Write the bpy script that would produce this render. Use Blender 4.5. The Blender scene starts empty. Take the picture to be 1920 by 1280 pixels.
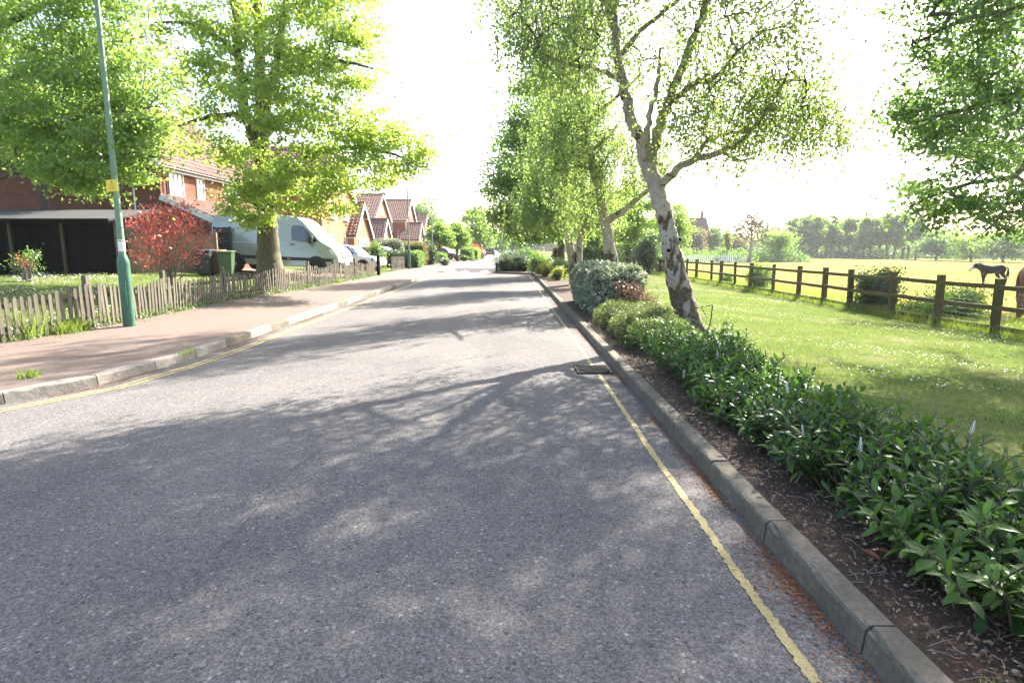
import bpy, bmesh, math, random
import numpy as np
from mathutils import Vector, Matrix, Euler
random.seed(11)
rng = np.random.default_rng(11)
S = bpy.context.scene
C = S.collection
R = math.radians

# ------------------------------------------------------------------ camera
FPX, CAMH, HOR, VPX = 1115.0, 1.6, 464.0, 955.0       # focal length in photo pixels, eye height, horizon row, road vanishing point
PITCH = math.atan((640 - HOR) / FPX)
YAW = math.atan((960 - VPX) / FPX)
cam = bpy.data.cameras.new('camera')
cam.sensor_width = 36.0
cam.lens = FPX / 1920 * 36.0
cam.clip_start, cam.clip_end = 0.05, 5000
camo = bpy.data.objects.new('camera', cam)
camo.location = (0, 0, CAMH)
camo.rotation_euler = (math.pi / 2 - PITCH, 0, -YAW)
C.objects.link(camo)
S.camera = camo

# ------------------------------------------------------------------ world, sun, exposure
SUN_EL, SUN_AZ = R(40), R(36)          # azimuth measured from the road direction (+Y) towards the field (+X)
w = bpy.data.worlds.new('World'); S.world = w; w.use_nodes = True
nt = w.node_tree; nt.nodes.clear()
sky = nt.nodes.new('ShaderNodeTexSky'); sky.sky_type = 'NISHITA'; sky.sun_disc = False
sky.sun_elevation = SUN_EL; sky.sun_rotation = SUN_AZ
sky.air_density = 1.0; sky.dust_density = 3.0; sky.ozone_density = 1.0
bg = nt.nodes.new('ShaderNodeBackground'); bg.inputs['Strength'].default_value = 0.112
wo = nt.nodes.new('ShaderNodeOutputWorld')
nt.links.new(sky.outputs[0], bg.inputs[0]); nt.links.new(bg.outputs[0], wo.inputs[0])
sl = bpy.data.lights.new('sun', 'SUN'); sl.energy = 5.0; sl.angle = R(0.53); sl.color = (1.0, 0.94, 0.84)
so = bpy.data.objects.new('sun', sl); C.objects.link(so)
sd = Vector((math.sin(SUN_AZ) * math.cos(SUN_EL), math.cos(SUN_AZ) * math.cos(SUN_EL), math.sin(SUN_EL)))
so.rotation_euler = sd.to_track_quat('Z', 'Y').to_euler()
so.location = (30, 40, 40)
S.view_settings.view_transform = 'Standard'; S.view_settings.look = 'None'
S.view_settings.exposure = 2.35; S.view_settings.gamma = 1.0; S.view_settings.use_curve_mapping = False
S.render.engine = 'CYCLES'
cy = S.cycles
cy.use_denoising = True
cy.max_bounces = 6; cy.diffuse_bounces = 3; cy.glossy_bounces = 2; cy.transmission_bounces = 4; cy.transparent_max_bounces = 4
cy.volume_bounces = 0; cy.sample_clamp_indirect = 6.0
cy.caustics_reflective = False; cy.caustics_refractive = False

# ------------------------------------------------------------------ pixel helpers
_cr = camo.rotation_euler.to_matrix()
def ray(x, y):
    return _cr @ Vector(((x - 960) / FPX, (640 - y) / FPX, -1.0))
def at(x, y, Y):
    d = ray(x, y); t = Y / d.y
    return Vector((0, 0, CAMH)) + d * t
def gnd(x, y, z=0.0):
    d = ray(x, y); t = (z - CAMH) / d.z
    return Vector((0, 0, CAMH)) + d * t
def interp(pts, t):
    return float(np.interp(t, [p[0] for p in pts], [p[1] for p in pts]))

# ------------------------------------------------------------------ the lie of the land
XL = [(3.0, -8.4), (4.0, -7.0), (5.0, -6.0), (5.7, -5.4), (6.7, -4.85), (8.0, -4.64), (9.5, -4.6), (38, -4.6), (40, -3.95), (45, -3.95), (47, -4.6), (500, -4.6)]
XR = [(-10, 1.40), (35.2, 1.40), (37.2, -0.95), (46, -0.95), (48, 1.40), (500, 1.40)]
XB = [(-5, -9.6), (7.5, -8.5), (9.1, -8.05), (11.2, -7.8), (17, -8.0), (19.6, -7.65), (32.5, -7.1), (45, -7.3), (500, -7.3)]
def gz(x, y):
    x = np.asarray(x, float)
    left = 0.085 + 0.084 * np.clip(-(x + 7.7), 0, 6.6)
    right = np.interp(x, [1.5, 9.8, 40, 150, 400, 900], [0.09, -0.15, -1.35, -1.8, -1.9, 2.0])
    return np.where(x < -2, left, right)
def gzf(x, y=0.0): return float(gz(x, y))

# ------------------------------------------------------------------ materials
M = {}
def newmat(name):
    m = bpy.data.materials.new(name); m.use_nodes = True
    n = m.node_tree.nodes; n.clear()
    out = n.new('ShaderNodeOutputMaterial')
    M[name] = m
    return m, n, m.node_tree.links, out
def N(n, t, **kw):
    x = n.new('ShaderNode' + t)
    for k, v in kw.items():
        if k in x.inputs: x.inputs[k].default_value = v
        else: setattr(x, k, v)
    return x
def ramp(n, stops, interp='LINEAR'):
    r = n.new('ShaderNodeValToRGB'); cr = r.color_ramp; cr.interpolation = interp
    while len(cr.elements) < len(stops): cr.elements.new(0.5)
    for e, (p, c) in zip(cr.elements, stops):
        e.position = p; e.color = tuple(c) + (1,) if len(c) == 3 else c
    return r
def mix(n, l, a, b, fac, mode='MIX'):
    x = n.new('ShaderNodeMix'); x.data_type = 'RGBA'; x.blend_type = mode
    for s, v in ((6, a), (7, b), (0, fac)):
        if hasattr(v, 'links') or isinstance(v, bpy.types.NodeSocket): l.new(v, x.inputs[s])
        elif s == 0: x.inputs[0].default_value = v
        else: x.inputs[s].default_value = tuple(v) + (1,)
    return x.outputs[2]
def plain(name, col, rough=0.6, metal=0.0, noise=0.0, scale=20.0, bump=0.0, col2=None, coat=0.0, spec=0.5, stretch=None):
    m, n, l, out = newmat(name)
    p = N(n, 'BsdfPrincipled'); p.inputs['Roughness'].default_value = rough; p.inputs['Metallic'].default_value = metal
    p.inputs['Coat Weight'].default_value = coat; p.inputs['Specular IOR Level'].default_value = spec
    p.inputs['Base Color'].default_value = tuple(col) + (1,)
    if noise or bump or col2:
        tc = N(n, 'TexCoord'); src = tc.outputs['Object']
        if stretch:
            mp = N(n, 'Mapping'); mp.inputs['Scale'].default_value = stretch; l.new(src, mp.inputs[0]); src = mp.outputs[0]
        t = N(n, 'TexNoise', Scale=scale, Detail=6.0, Roughness=0.65); l.new(src, t.inputs['Vector'])
        if col2 is None: col2 = tuple(c * (1 - noise) for c in col)
        r = ramp(n, [(0.32, col2), (0.68, col)]); l.new(t.outputs[0], r.inputs[0]); l.new(r.outputs[0], p.inputs['Base Color'])
        if bump:
            b = N(n, 'Bump', Strength=bump, Distance=0.02); l.new(t.outputs[0], b.inputs['Height']); l.new(b.outputs[0], p.inputs['Normal'])
    l.new(p.outputs[0], out.inputs[0])
    return m
def leafmat(name, cols, trans, tfac=0.45, gloss=0.06, rough=0.4, patch=0.0, patchcol=None):
    """diffuse + translucent leaf, colour varies from leaf to leaf"""
    m, n, l, out = newmat(name)
    g = N(n, 'NewGeometry')
    k = len(cols)
    r = ramp(n, [(i / max(1, k - 1), c) for i, c in enumerate(cols)]); l.new(g.outputs['Random Per Island'], r.inputs[0])
    d = N(n, 'BsdfDiffuse'); l.new(r.outputs[0], d.inputs[0])
    t = N(n, 'BsdfTranslucent')
    tm = mix(n, l, r.outputs[0], tuple(min(.9, c * 1.3) for c in trans), 0.85); l.new(tm, t.inputs[0])
    a = N(n, 'MixShader'); a.inputs[0].default_value = min(.6, tfac * 1.15); l.new(d.outputs[0], a.inputs[1]); l.new(t.outputs[0], a.inputs[2])
    gl = N(n, 'BsdfGlossy', Roughness=rough); gl.inputs[0].default_value = (0.9, 0.95, 0.9, 1)
    b = N(n, 'MixShader'); b.inputs[0].default_value = gloss; l.new(a.outputs[0], b.inputs[1]); l.new(gl.outputs[0], b.inputs[2])
    l.new(b.outputs[0], out.inputs[0])
    return m

def mat_asphalt():
    m, n, l, out = newmat('asphalt')
    tc = N(n, 'TexCoord'); o = tc.outputs['Object']
    wn = N(n, 'TexNoise', Scale=85.0, Detail=3.0); l.new(o, wn.inputs['Vector'])
    wm = N(n, 'VectorMath', operation='MULTIPLY_ADD'); l.new(wn.outputs['Color'], wm.inputs[0]); wm.inputs[1].default_value = (0.022, 0.022, 0.0); l.new(o, wm.inputs[2])
    v = N(n, 'TexVoronoi', Scale=34.0, Randomness=1.0); l.new(wm.outputs[0], v.inputs['Vector'])
    v2 = N(n, 'TexVoronoi', Scale=120.0, Randomness=1.0); l.new(wm.outputs[0], v2.inputs['Vector'])
    sep = N(n, 'SeparateColor'); l.new(v.outputs['Color'], sep.inputs[0])
    sep2 = N(n, 'SeparateColor'); l.new(v2.outputs['Color'], sep2.inputs[0])
    inside = ramp(n, [(0.30, (1, 1, 1)), (0.36, (0, 0, 0))]); l.new(v.outputs['Distance'], inside.inputs[0])
    some = ramp(n, [(0.50, (0, 0, 0)), (0.54, (1, 1, 1))]); l.new(sep.outputs[2], some.inputs[0])
    chip = N(n, 'Math', operation='MULTIPLY'); l.new(inside.outputs[0], chip.inputs[0]); l.new(some.outputs[0], chip.inputs[1])
    tone = ramp(n, [(0.0, (0.062, 0.059, 0.058)), (0.3, (0.125, 0.120, 0.116)), (0.7, (0.215, 0.212, 0.208)), (0.95, (0.265, 0.262, 0.258)), (1.0, (0.33, 0.32, 0.30))])
    l.new(sep.outputs[0], tone.inputs[0])
    sand = ramp(n, [(0.0, (0.082, 0.077, 0.074)), (0.6, (0.150, 0.141, 0.135)), (1.0, (0.215, 0.202, 0.193))]); l.new(sep2.outputs[0], sand.inputs[0])
    base = mix(n, l, sand.outputs[0], tone.outputs[0], chip.outputs[0])
    big = N(n, 'TexNoise', Scale=0.55, Detail=5.0, Roughness=0.6); l.new(o, big.inputs['Vector'])
    br = ramp(n, [(0.3, (0.70, 0.70, 0.715)), (0.7, (0.95, 0.925, 0.91))]); l.new(big.outputs[0], br.inputs[0])
    col = mix(n, l, base, br.outputs[0], 1.0, 'MULTIPLY')
    lm = N(n, 'Mapping'); lm.inputs['Scale'].default_value = (1.1, 0.05, 1); l.new(o, lm.inputs[0])
    ln = N(n, 'TexNoise', Scale=1.0, Detail=3.0); l.new(lm.outputs[0], ln.inputs['Vector'])
    lr = ramp(n, [(0.35, (0.88, 0.88, 0.89)), (0.65, (1.07, 1.06, 1.05))]); l.new(ln.outputs[0], lr.inputs[0])
    col = mix(n, l, col, lr.outputs[0], 1.0, 'MULTIPLY')
    st = N(n, 'TexNoise', Scale=2.3, Detail=7.0, Roughness=0.7); l.new(o, st.inputs['Vector'])
    sr = ramp(n, [(0.62, (1, 1, 1)), (0.72, (0.80, 0.79, 0.79))]); l.new(st.outputs[0], sr.inputs[0])
    col = mix(n, l, col, sr.outputs[0], 1.0, 'MULTIPLY')
    # wheel-polished lanes along the road: very slight
    p = N(n, 'BsdfPrincipled', Roughness=0.92); p.inputs['Specular IOR Level'].default_value = 0.15
    l.new(col, p.inputs['Base Color'])
    # raised chips: part of them stand up
    ht = N(n, 'Math', operation='MULTIPLY'); l.new(chip.outputs[0], ht.inputs[0]); l.new(sep.outputs[1], ht.inputs[1])
    fine = N(n, 'TexNoise', Scale=170.0, Detail=3.0); l.new(o, fine.inputs['Vector'])
    ad = N(n, 'Math', operation='MULTIPLY_ADD'); l.new(fine.outputs[0], ad.inputs[0]); ad.inputs[1].default_value = 0.6; l.new(ht.outputs[0], ad.inputs[2])
    b = N(n, 'Bump', Strength=0.8, Distance=0.006); l.new(ad.outputs[0], b.inputs['Height']); l.new(b.outputs[0], p.inputs['Normal'])
    l.new(p.outputs[0], out.inputs[0])
mat_asphalt()
def mat_speckle(name, c1, c2, c3, scale, bump, big=0.8):
    m, n, l, out = newmat(name)
    tc = N(n, 'TexCoord'); o = tc.outputs['Object']
    a = N(n, 'TexNoise', Scale=scale, Detail=8.0, Roughness=0.7); l.new(o, a.inputs['Vector'])
    bn = N(n, 'TexNoise', Scale=big, Detail=5.0); l.new(o, bn.inputs['Vector'])
    r = ramp(n, [(0.35, c1), (0.65, c2)]); l.new(a.outputs[0], r.inputs[0])
    r2 = ramp(n, [(0.4, (0, 0, 0)), (0.65, (1, 1, 1))]); l.new(bn.outputs[0], r2.inputs[0])
    f = N(n, 'Math', operation='MULTIPLY'); l.new(r2.outputs[0], f.inputs[0]); f.inputs[1].default_value = 0.6
    col = mix(n, l, r.outputs[0], c3, f.outputs[0])
    p = N(n, 'BsdfPrincipled', Roughness=0.9); p.inputs['Specular IOR Level'].default_value = 0.2
    l.new(col, p.inputs['Base Color'])
    b = N(n, 'Bump', Strength=bump, Distance=0.015); l.new(a.outputs[0], b.inputs['Height']); l.new(b.outputs[0], p.inputs['Normal'])
    l.new(p.outputs[0], out.inputs[0])
mat_speckle('footway', (0.10, 0.078, 0.067), (0.18, 0.142, 0.12), (0.145, 0.102, 0.082), 45, 0.6)
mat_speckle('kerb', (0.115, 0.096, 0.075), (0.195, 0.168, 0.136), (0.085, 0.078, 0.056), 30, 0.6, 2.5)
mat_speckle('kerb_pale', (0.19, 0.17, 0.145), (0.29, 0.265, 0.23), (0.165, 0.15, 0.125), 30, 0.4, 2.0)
mat_speckle('soil', (0.03, 0.02, 0.016), (0.10, 0.068, 0.05), (0.065, 0.042, 0.032), 60, 1.0, 3.0)
mat_speckle('drive', (0.20, 0.13, 0.10), (0.32, 0.21, 0.165), (0.26, 0.17, 0.13), 25, 0.3)
def mat_ground():
    m, n, l, out = newmat('ground')
    tc = N(n, 'TexCoord'); o = tc.outputs['Object']
    sx = N(n, 'SeparateXYZ'); l.new(o, sx.inputs[0])
    fine = N(n, 'TexNoise', Scale=28.0, Detail=8.0, Roughness=0.75); l.new(o, fine.inputs['Vector'])
    mid = N(n, 'TexNoise', Scale=0.9, Detail=6.0, Roughness=0.65); l.new(o, mid.inputs['Vector'])
    lawn = ramp(n, [(0.3, (0.050, 0.072, 0.022)), (0.55, (0.092, 0.122, 0.038)), (0.75, (0.145, 0.17, 0.062))]); l.new(fine.outputs[0], lawn.inputs[0])
    dry = ramp(n, [(0.45, (0, 0, 0)), (0.68, (0.85, 0.85, 0.85))]); l.new(mid.outputs[0], dry.inputs[0])
    lw = mix(n, l, lawn.outputs[0], (0.19, 0.17, 0.085), dry.outputs[0])
    # the field: grass thick with buttercups
    mp = N(n, 'Mapping'); mp.inputs['Scale'].default_value = (0.10, 0.16, 1); l.new(o, mp.inputs[0])
    fb = N(n, 'TexNoise', Scale=1.0, Detail=8.0, Roughness=0.7); l.new(mp.outputs[0], fb.inputs['Vector'])
    ff = N(n, 'TexNoise', Scale=7.0, Detail=6.0, Roughness=0.8); l.new(o, ff.inputs['Vector'])
    fs = N(n, 'Math', operation='MULTIPLY_ADD'); l.new(ff.outputs[0], fs.inputs[0]); fs.inputs[1].default_value = 0.5; 
    fh = N(n, 'Math', operation='MULTIPLY'); l.new(fb.outputs[0], fh.inputs[0]); fh.inputs[1].default_value = 0.5; l.new(fh.outputs[0], fs.inputs[2])
    fr = ramp(n, [(0.36, (0.085, 0.105, 0.026)), (0.45, (0.17, 0.158, 0.046)), (0.53, (0.24, 0.212, 0.060)), (0.63, (0.30, 0.275, 0.125))]); l.new(fs.outputs[0], fr.inputs[0])
    gt = N(n, 'MapRange'); l.new(sx.outputs[0], gt.inputs[0]); gt.inputs[1].default_value = 10.2; gt.inputs[2].default_value = 13.5
    col = mix(n, l, lw, fr.outputs[0], gt.outputs[0])
    # beyond the far side of the field: woodland floor
    wf = N(n, 'MapRange'); l.new(sx.outputs[0], wf.inputs[0]); wf.inputs[1].default_value = 170; wf.inputs[2].default_value = 185
    col = mix(n, l, col, (0.07, 0.09, 0.03), wf.outputs[0])
    p = N(n, 'BsdfPrincipled', Roughness=1.0); p.inputs['Specular IOR Level'].default_value = 0.0
    l.new(col, p.inputs['Base Color'])
    b = N(n, 'Bump', Strength=0.7, Distance=0.03); l.new(fine.outputs[0], b.inputs['Height']); l.new(b.outputs[0], p.inputs['Normal'])
    l.new(p.outputs[0], out.inputs[0])
mat_ground()
def mat_line(name, col, wear):
    m, n, l, out = newmat(name)
    tc = N(n, 'TexCoord'); o = tc.outputs['Object']
    a = N(n, 'TexNoise', Scale=90.0, Detail=5.0, Roughness=0.7); l.new(o, a.inputs['Vector'])
    r = ramp(n, [(0.33, (0.13, 0.115, 0.09)), (0.45, tuple(c * wear for c in col)), (0.7, col)]); l.new(a.outputs[0], r.inputs[0])
    p = N(n, 'BsdfPrincipled', Roughness=0.75); l.new(r.outputs[0], p.inputs['Base Color'])
    b = N(n, 'Bump', Strength=0.4, Distance=0.004); l.new(a.outputs[0], b.inputs['Height']); l.new(b.outputs[0], p.inputs['Normal'])
    l.new(p.outputs[0], out.inputs[0])
mat_line('yellow_line', (0.36, 0.285, 0.115), 0.75)
mat_line('white_line', (0.75, 0.74, 0.70), 0.8)
def mat_brick(name, a, b, mortar):
    m, n, l, out = newmat(name)
    tc = N(n, 'TexCoord')
    br = N(n, 'TexBrick', Scale=1.0); l.new(tc.outputs['UV'], br.inputs['Vector'])
    br.inputs['Color1'].default_value = a + (1,); br.inputs['Color2'].default_value = b + (1,); br.inputs['Mortar'].default_value = mortar + (1,)
    br.inputs['Brick Width'].default_value = 0.225; br.inputs['Row Height'].default_value = 0.075; br.inputs['Mortar Size'].default_value = 0.008
    nz = N(n, 'TexNoise', Scale=1.2, Detail=6.0); l.new(tc.outputs['UV'], nz.inputs['Vector'])
    r = ramp(n, [(0.3, (0.8, 0.78, 0.76)), (0.7, (1.1, 1.1, 1.1))]); l.new(nz.outputs[0], r.inputs[0])
    col = mix(n, l, br.outputs[0], r.outputs[0], 1.0, 'MULTIPLY')
    p = N(n, 'BsdfPrincipled', Roughness=0.9); p.inputs['Specular IOR Level'].default_value = 0.2; l.new(col, p.inputs['Base Color'])
    bp = N(n, 'Bump', Strength=0.6, Distance=0.008, invert=True); l.new(br.outputs['Fac'], bp.inputs['Height']); l.new(bp.outputs[0], p.inputs['Normal'])
    l.new(p.outputs[0], out.inputs[0])
mat_brick('brick_red', (0.30, 0.085, 0.045), (0.22, 0.06, 0.035), (0.25, 0.20, 0.16))
mat_brick('brick_dark', (0.23, 0.075, 0.042), (0.17, 0.055, 0.032), (0.18, 0.14, 0.11))
mat_brick('brick_orange', (0.42, 0.15, 0.075), (0.33, 0.115, 0.06), (0.36, 0.29, 0.22))
def mat_islands(name, cols, rough=0.85, bump=0.4, scale=14.0, stretch=None, spec=0.3):
    m, n, l, out = newmat(name)
    g = N(n, 'NewGeometry'); oi = N(n, 'ObjectInfo')
    ad = N(n, 'Math', operation='ADD'); l.new(g.outputs['Random Per Island'], ad.inputs[0]); l.new(oi.outputs['Random'], ad.inputs[1])
    fr = N(n, 'Math', operation='FRACT'); l.new(ad.outputs[0], fr.inputs[0])
    r = ramp(n, [(i / (len(cols) - 1), c) for i, c in enumerate(cols)]); l.new(fr.outputs[0], r.inputs[0])
    tc = N(n, 'TexCoord'); src = tc.outputs['Object']
    if stretch:
        mp = N(n, 'Mapping'); mp.inputs['Scale'].default_value = stretch; l.new(src, mp.inputs[0]); src = mp.outputs[0]
    a = N(n, 'TexNoise', Scale=scale, Detail=6.0, Roughness=0.7); l.new(src, a.inputs['Vector'])
    r2 = ramp(n, [(0.3, (0.62, 0.62, 0.6)), (0.7, (1.15, 1.15, 1.15))]); l.new(a.outputs[0], r2.inputs[0])
    col = mix(n, l, r.outputs[0], r2.outputs[0], 1.0, 'MULTIPLY')
    p = N(n, 'BsdfPrincipled', Roughness=rough); p.inputs['Specular IOR Level'].default_value = spec; l.new(col, p.inputs['Base Color'])
    b = N(n, 'Bump', Strength=bump, Distance=0.01); l.new(a.outputs[0], b.inputs['Height']); l.new(b.outputs[0], p.inputs['Normal'])
    l.new(p.outputs[0], out.inputs[0])
mat_islands('tile', [(0.15, 0.078, 0.062), (0.21, 0.112, 0.09), (0.175, 0.092, 0.073), (0.24, 0.132, 0.105)])
mat_islands('tile_brown', [(0.14, 0.08, 0.06), (0.20, 0.115, 0.085), (0.17, 0.09, 0.07)])
mat_islands('picket', [(0.125, 0.105, 0.078), (0.17, 0.148, 0.112), (0.12, 0.108, 0.09), (0.15, 0.126, 0.09)], stretch=(1, 1, 0.12), scale=40)
mat_islands('rail_wood', [(0.085, 0.068, 0.032), (0.12, 0.094, 0.046), (0.10, 0.078, 0.036)], scale=20)
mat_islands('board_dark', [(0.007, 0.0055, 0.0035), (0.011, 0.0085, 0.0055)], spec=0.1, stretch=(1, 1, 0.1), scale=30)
mat_islands('board_pale', [(0.20, 0.155, 0.11), (0.26, 0.205, 0.15)], stretch=(1, 1, 0.1), scale=30)
mat_islands('litter', [(0.16, 0.055, 0.022), (0.26, 0.10, 0.04), (0.12, 0.05, 0.025), (0.30, 0.15, 0.07)], bump=0)
mat_islands('bed_litter', [(0.10, 0.05, 0.03), (0.17, 0.11, 0.075), (0.28, 0.22, 0.16), (0.09, 0.035, 0.02), (0.20, 0.17, 0.14)], bump=0)
mat_islands('pebble', [(0.32, 0.28, 0.23), (0.20, 0.15, 0.12), (0.40, 0.36, 0.30), (0.25, 0.20, 0.16)])
def mat_birch():
    m, n, l, out = newmat('birch_bark')
    tc = N(n, 'TexCoord'); o = tc.outputs['Object']
    sx = N(n, 'SeparateXYZ'); l.new(o, sx.inputs[0])
    mp = N(n, 'Mapping'); mp.inputs['Scale'].default_value = (3.0, 3.0, 26.0); l.new(o, mp.inputs[0])
    a = N(n, 'TexNoise', Scale=1.6, Detail=5.0, Roughness=0.6); l.new(mp.outputs[0], a.inputs['Vector'])
    lent = ramp(n, [(0.60, (0, 0, 0)), (0.68, (1, 1, 1))]); l.new(a.outputs[0], lent.inputs[0])
    mp2 = N(n, 'Mapping'); mp2.inputs['Scale'].default_value = (5.0, 5.0, 2.4); l.new(o, mp2.inputs[0])
    pt = N(n, 'TexNoise', Scale=1.0, Detail=7.0, Roughness=0.62, Distortion=0.6); l.new(mp2.outputs[0], pt.inputs['Vector'])
    low = N(n, 'MapRange'); l.new(sx.outputs[2], low.inputs[0]); low.inputs[1].default_value = 2.0; low.inputs[2].default_value = 0.5; low.inputs[3].default_value = 0.0; low.inputs[4].default_value = 0.19
    s = N(n, 'Math', operation='ADD'); l.new(pt.outputs[0], s.inputs[0]); l.new(low.outputs[0], s.inputs[1])
    dark = ramp(n, [(0.585, (0, 0, 0)), (0.625, (1, 1, 1))]); l.new(s.outputs[0], dark.inputs[0])
    wv = ramp(n, [(0.3, (0.26, 0.21, 0.165)), (0.6, (0.46, 0.405, 0.34))]); l.new(pt.outputs[0], wv.inputs[0])
    c1 = mix(n, l, wv.outputs[0], (0.13, 0.105, 0.085), lent.outputs[0])
    fi = N(n, 'TexNoise', Scale=22.0, Detail=5.0); l.new(o, fi.inputs['Vector'])
    dk = ramp(n, [(0.35, (0.05, 0.036, 0.024)), (0.7, (0.17, 0.12, 0.08))]); l.new(fi.outputs[0], dk.inputs[0])
    c2 = mix(n, l, c1, dk.outputs[0], dark.outputs[0])
    # thin upper limbs are brown-grey
    up = N(n, 'MapRange'); l.new(sx.outputs[2], up.inputs[0]); up.inputs[1].default_value = 3.6; up.inputs[2].default_value = 6.0; up.inputs[3].default_value = 0; up.inputs[4].default_value = 0.7
    c3 = mix(n, l, c2, (0.13, 0.105, 0.085), up.outputs[0])
    p = N(n, 'BsdfPrincipled', Roughness=0.8); p.inputs['Specular IOR Level'].default_value = 0.25; l.new(c3, p.inputs['Base Color'])
    hh = N(n, 'Math', operation='MULTIPLY_ADD'); l.new(dark.outputs[0], hh.inputs[0]); hh.inputs[1].default_value = -0.6; l.new(fi.outputs[0], hh.inputs[2])
    b = N(n, 'Bump', Strength=0.9, Distance=0.03); l.new(hh.outputs[0], b.inputs['Height']); l.new(b.outputs[0], p.inputs['Normal'])
    l.new(p.outputs[0], out.inputs[0])
mat_birch()
plain('bark', (0.13, 0.105, 0.075), 0.95, noise=0.6, scale=9, bump=1.0, col2=(0.045, 0.036, 0.026), stretch=(2.5, 2.5, 0.5))
plain('bark_green', (0.17, 0.155, 0.09), 0.95, bump=1.0, scale=9, col2=(0.055, 0.046, 0.03), stretch=(2.5, 2.5, 0.5))
plain('twig', (0.10, 0.08, 0.06), 0.9)
plain('twig_grey', (0.19, 0.165, 0.14), 0.9)
plain('white_paint', (0.78, 0.77, 0.74), 0.45, noise=0.08, scale=6)
plain('lamp_green', (0.17, 0.26, 0.17), 0.55, noise=0.35, scale=5, col2=(0.12, 0.19, 0.12), bump=0.08)
plain('lamp_base_green', (0.06, 0.17, 0.10), 0.5, scale=7, col2=(0.035, 0.10, 0.06), bump=0.15)
plain('lamp_grey', (0.30, 0.32, 0.31), 0.5)
plain('sign_yellow', (0.80, 0.58, 0.03), 0.4)
plain('sign_ink', (0.45, 0.20, 0.03), 0.5)
plain('black_paint', (0.018, 0.018, 0.02), 0.45)
plain('dark_iron', (0.045, 0.042, 0.040), 0.95, metal=0.0, noise=0.4, scale=30, spec=0.03)
plain('felt', (0.038, 0.037, 0.035), 0.95, noise=0.4, scale=8, bump=0.4)
plain('van_paint', (0.37, 0.375, 0.33), 0.28, metal=0.25, coat=0.6)
plain('silver_paint', (0.42, 0.46, 0.52), 0.25, metal=0.4, coat=0.6)
plain('white_car_paint', (0.60, 0.62, 0.64), 0.25, coat=0.6)
plain('dark_car_paint', (0.055, 0.035, 0.05), 0.3, metal=0.2, coat=0.7)
plain('glass_dark', (0.02, 0.024, 0.028), 0.06, spec=0.8)
plain('glass_pale', (0.20, 0.24, 0.27), 0.06, spec=0.9)
plain('rubber', (0.016, 0.016, 0.016), 0.85)
plain('trim_black', (0.022, 0.022, 0.023), 0.6)
plain('alloy', (0.45, 0.45, 0.43), 0.4, metal=0.7)
plain('lamp_red', (0.55, 0.02, 0.015), 0.25)
plain('lamp_clear', (0.75, 0.77, 0.78), 0.15)
plain('lamp_amber', (0.75, 0.28, 0.02), 0.3)
plain('bin_green', (0.055, 0.10, 0.045), 0.5)
plain('bin_dark', (0.028, 0.032, 0.042), 0.5)
plain('bin_brown', (0.20, 0.11, 0.065), 0.6)
plain('louvre', (0.055, 0.06, 0.075), 0.45)
plain('wire', (0.25, 0.25, 0.24), 0.5, metal=0.5)
plain('render_pale', (0.62, 0.58, 0.50), 0.9, noise=0.1, scale=4)
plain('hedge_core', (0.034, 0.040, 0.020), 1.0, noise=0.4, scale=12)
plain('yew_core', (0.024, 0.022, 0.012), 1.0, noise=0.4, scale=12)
def mat_horse(name, coat, dark, white_face):
    m, n, l, out = newmat(name)
    tc = N(n, 'TexCoord'); o = tc.outputs['Object']; sx = N(n, 'SeparateXYZ'); l.new(o, sx.inputs[0])
    a = N(n, 'TexNoise', Scale=3.0, Detail=5.0); l.new(o, a.inputs['Vector'])
    r = ramp(n, [(0.35, dark), (0.7, coat)]); l.new(a.outputs[0], r.inputs[0])
    f = N(n, 'MapRange'); l.new(sx.outputs[0], f.inputs[0]); f.inputs[1].default_value = 1.36; f.inputs[2].default_value = 1.46; f.inputs[4].default_value = white_face
    c = mix(n, l, r.outputs[0], (0.50, 0.45, 0.38), f.outputs[0])
    mz = N(n, 'MapRange'); l.new(sx.outputs[0], mz.inputs[0]); mz.inputs[1].default_value = 1.66; mz.inputs[2].default_value = 1.72; mz.inputs[4].default_value = 0.7
    c = mix(n, l, c, (0.10, 0.08, 0.07), mz.outputs[0])
    p = N(n, 'BsdfPrincipled', Roughness=0.85); p.inputs['Specular IOR Level'].default_value = 0.15; l.new(c, p.inputs['Base Color']); l.new(p.outputs[0], out.inputs[0])
mat_horse('horse_dark', (0.022, 0.016, 0.014), (0.010, 0.008, 0.008), 1.0)
mat_horse('horse_bay', (0.20, 0.095, 0.045), (0.14, 0.06, 0.03), 0.0)
plain('mane', (0.012, 0.010, 0.010), 0.7)
# foliage
leafmat('leaf_lime', [(0.11, 0.17, 0.028), (0.16, 0.235, 0.036), (0.21, 0.285, 0.05)], (0.44, 0.57, 0.09), 0.52, 0.05)
leafmat('leaf_left', [(0.060, 0.125, 0.022), (0.10, 0.18, 0.030), (0.14, 0.22, 0.040)], (0.33, 0.47, 0.085), 0.5, 0.06)
leafmat('leaf_birch', [(0.060, 0.115, 0.026), (0.090, 0.160, 0.034), (0.13, 0.20, 0.045)], (0.31, 0.43, 0.09), 0.5, 0.06)
leafmat('leaf_right', [(0.035, 0.085, 0.018), (0.060, 0.120, 0.025), (0.085, 0.15, 0.030)], (0.15, 0.26, 0.045), 0.42, 0.06)
leafmat('leaf_street', [(0.055, 0.125, 0.018), (0.095, 0.185, 0.026), (0.13, 0.22, 0.035)], (0.26, 0.40, 0.060), 0.48, 0.04)
leafmat('leaf_wood', [(0.055, 0.100, 0.030), (0.090, 0.145, 0.040), (0.13, 0.185, 0.045)], (0.26, 0.40, 0.070), 0.42, 0.02)
leafmat('leaf_olive', [(0.085, 0.080, 0.035), (0.115, 0.11, 0.045), (0.14, 0.13, 0.06)], (0.24, 0.22, 0.07), 0.35, 0.02)
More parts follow.
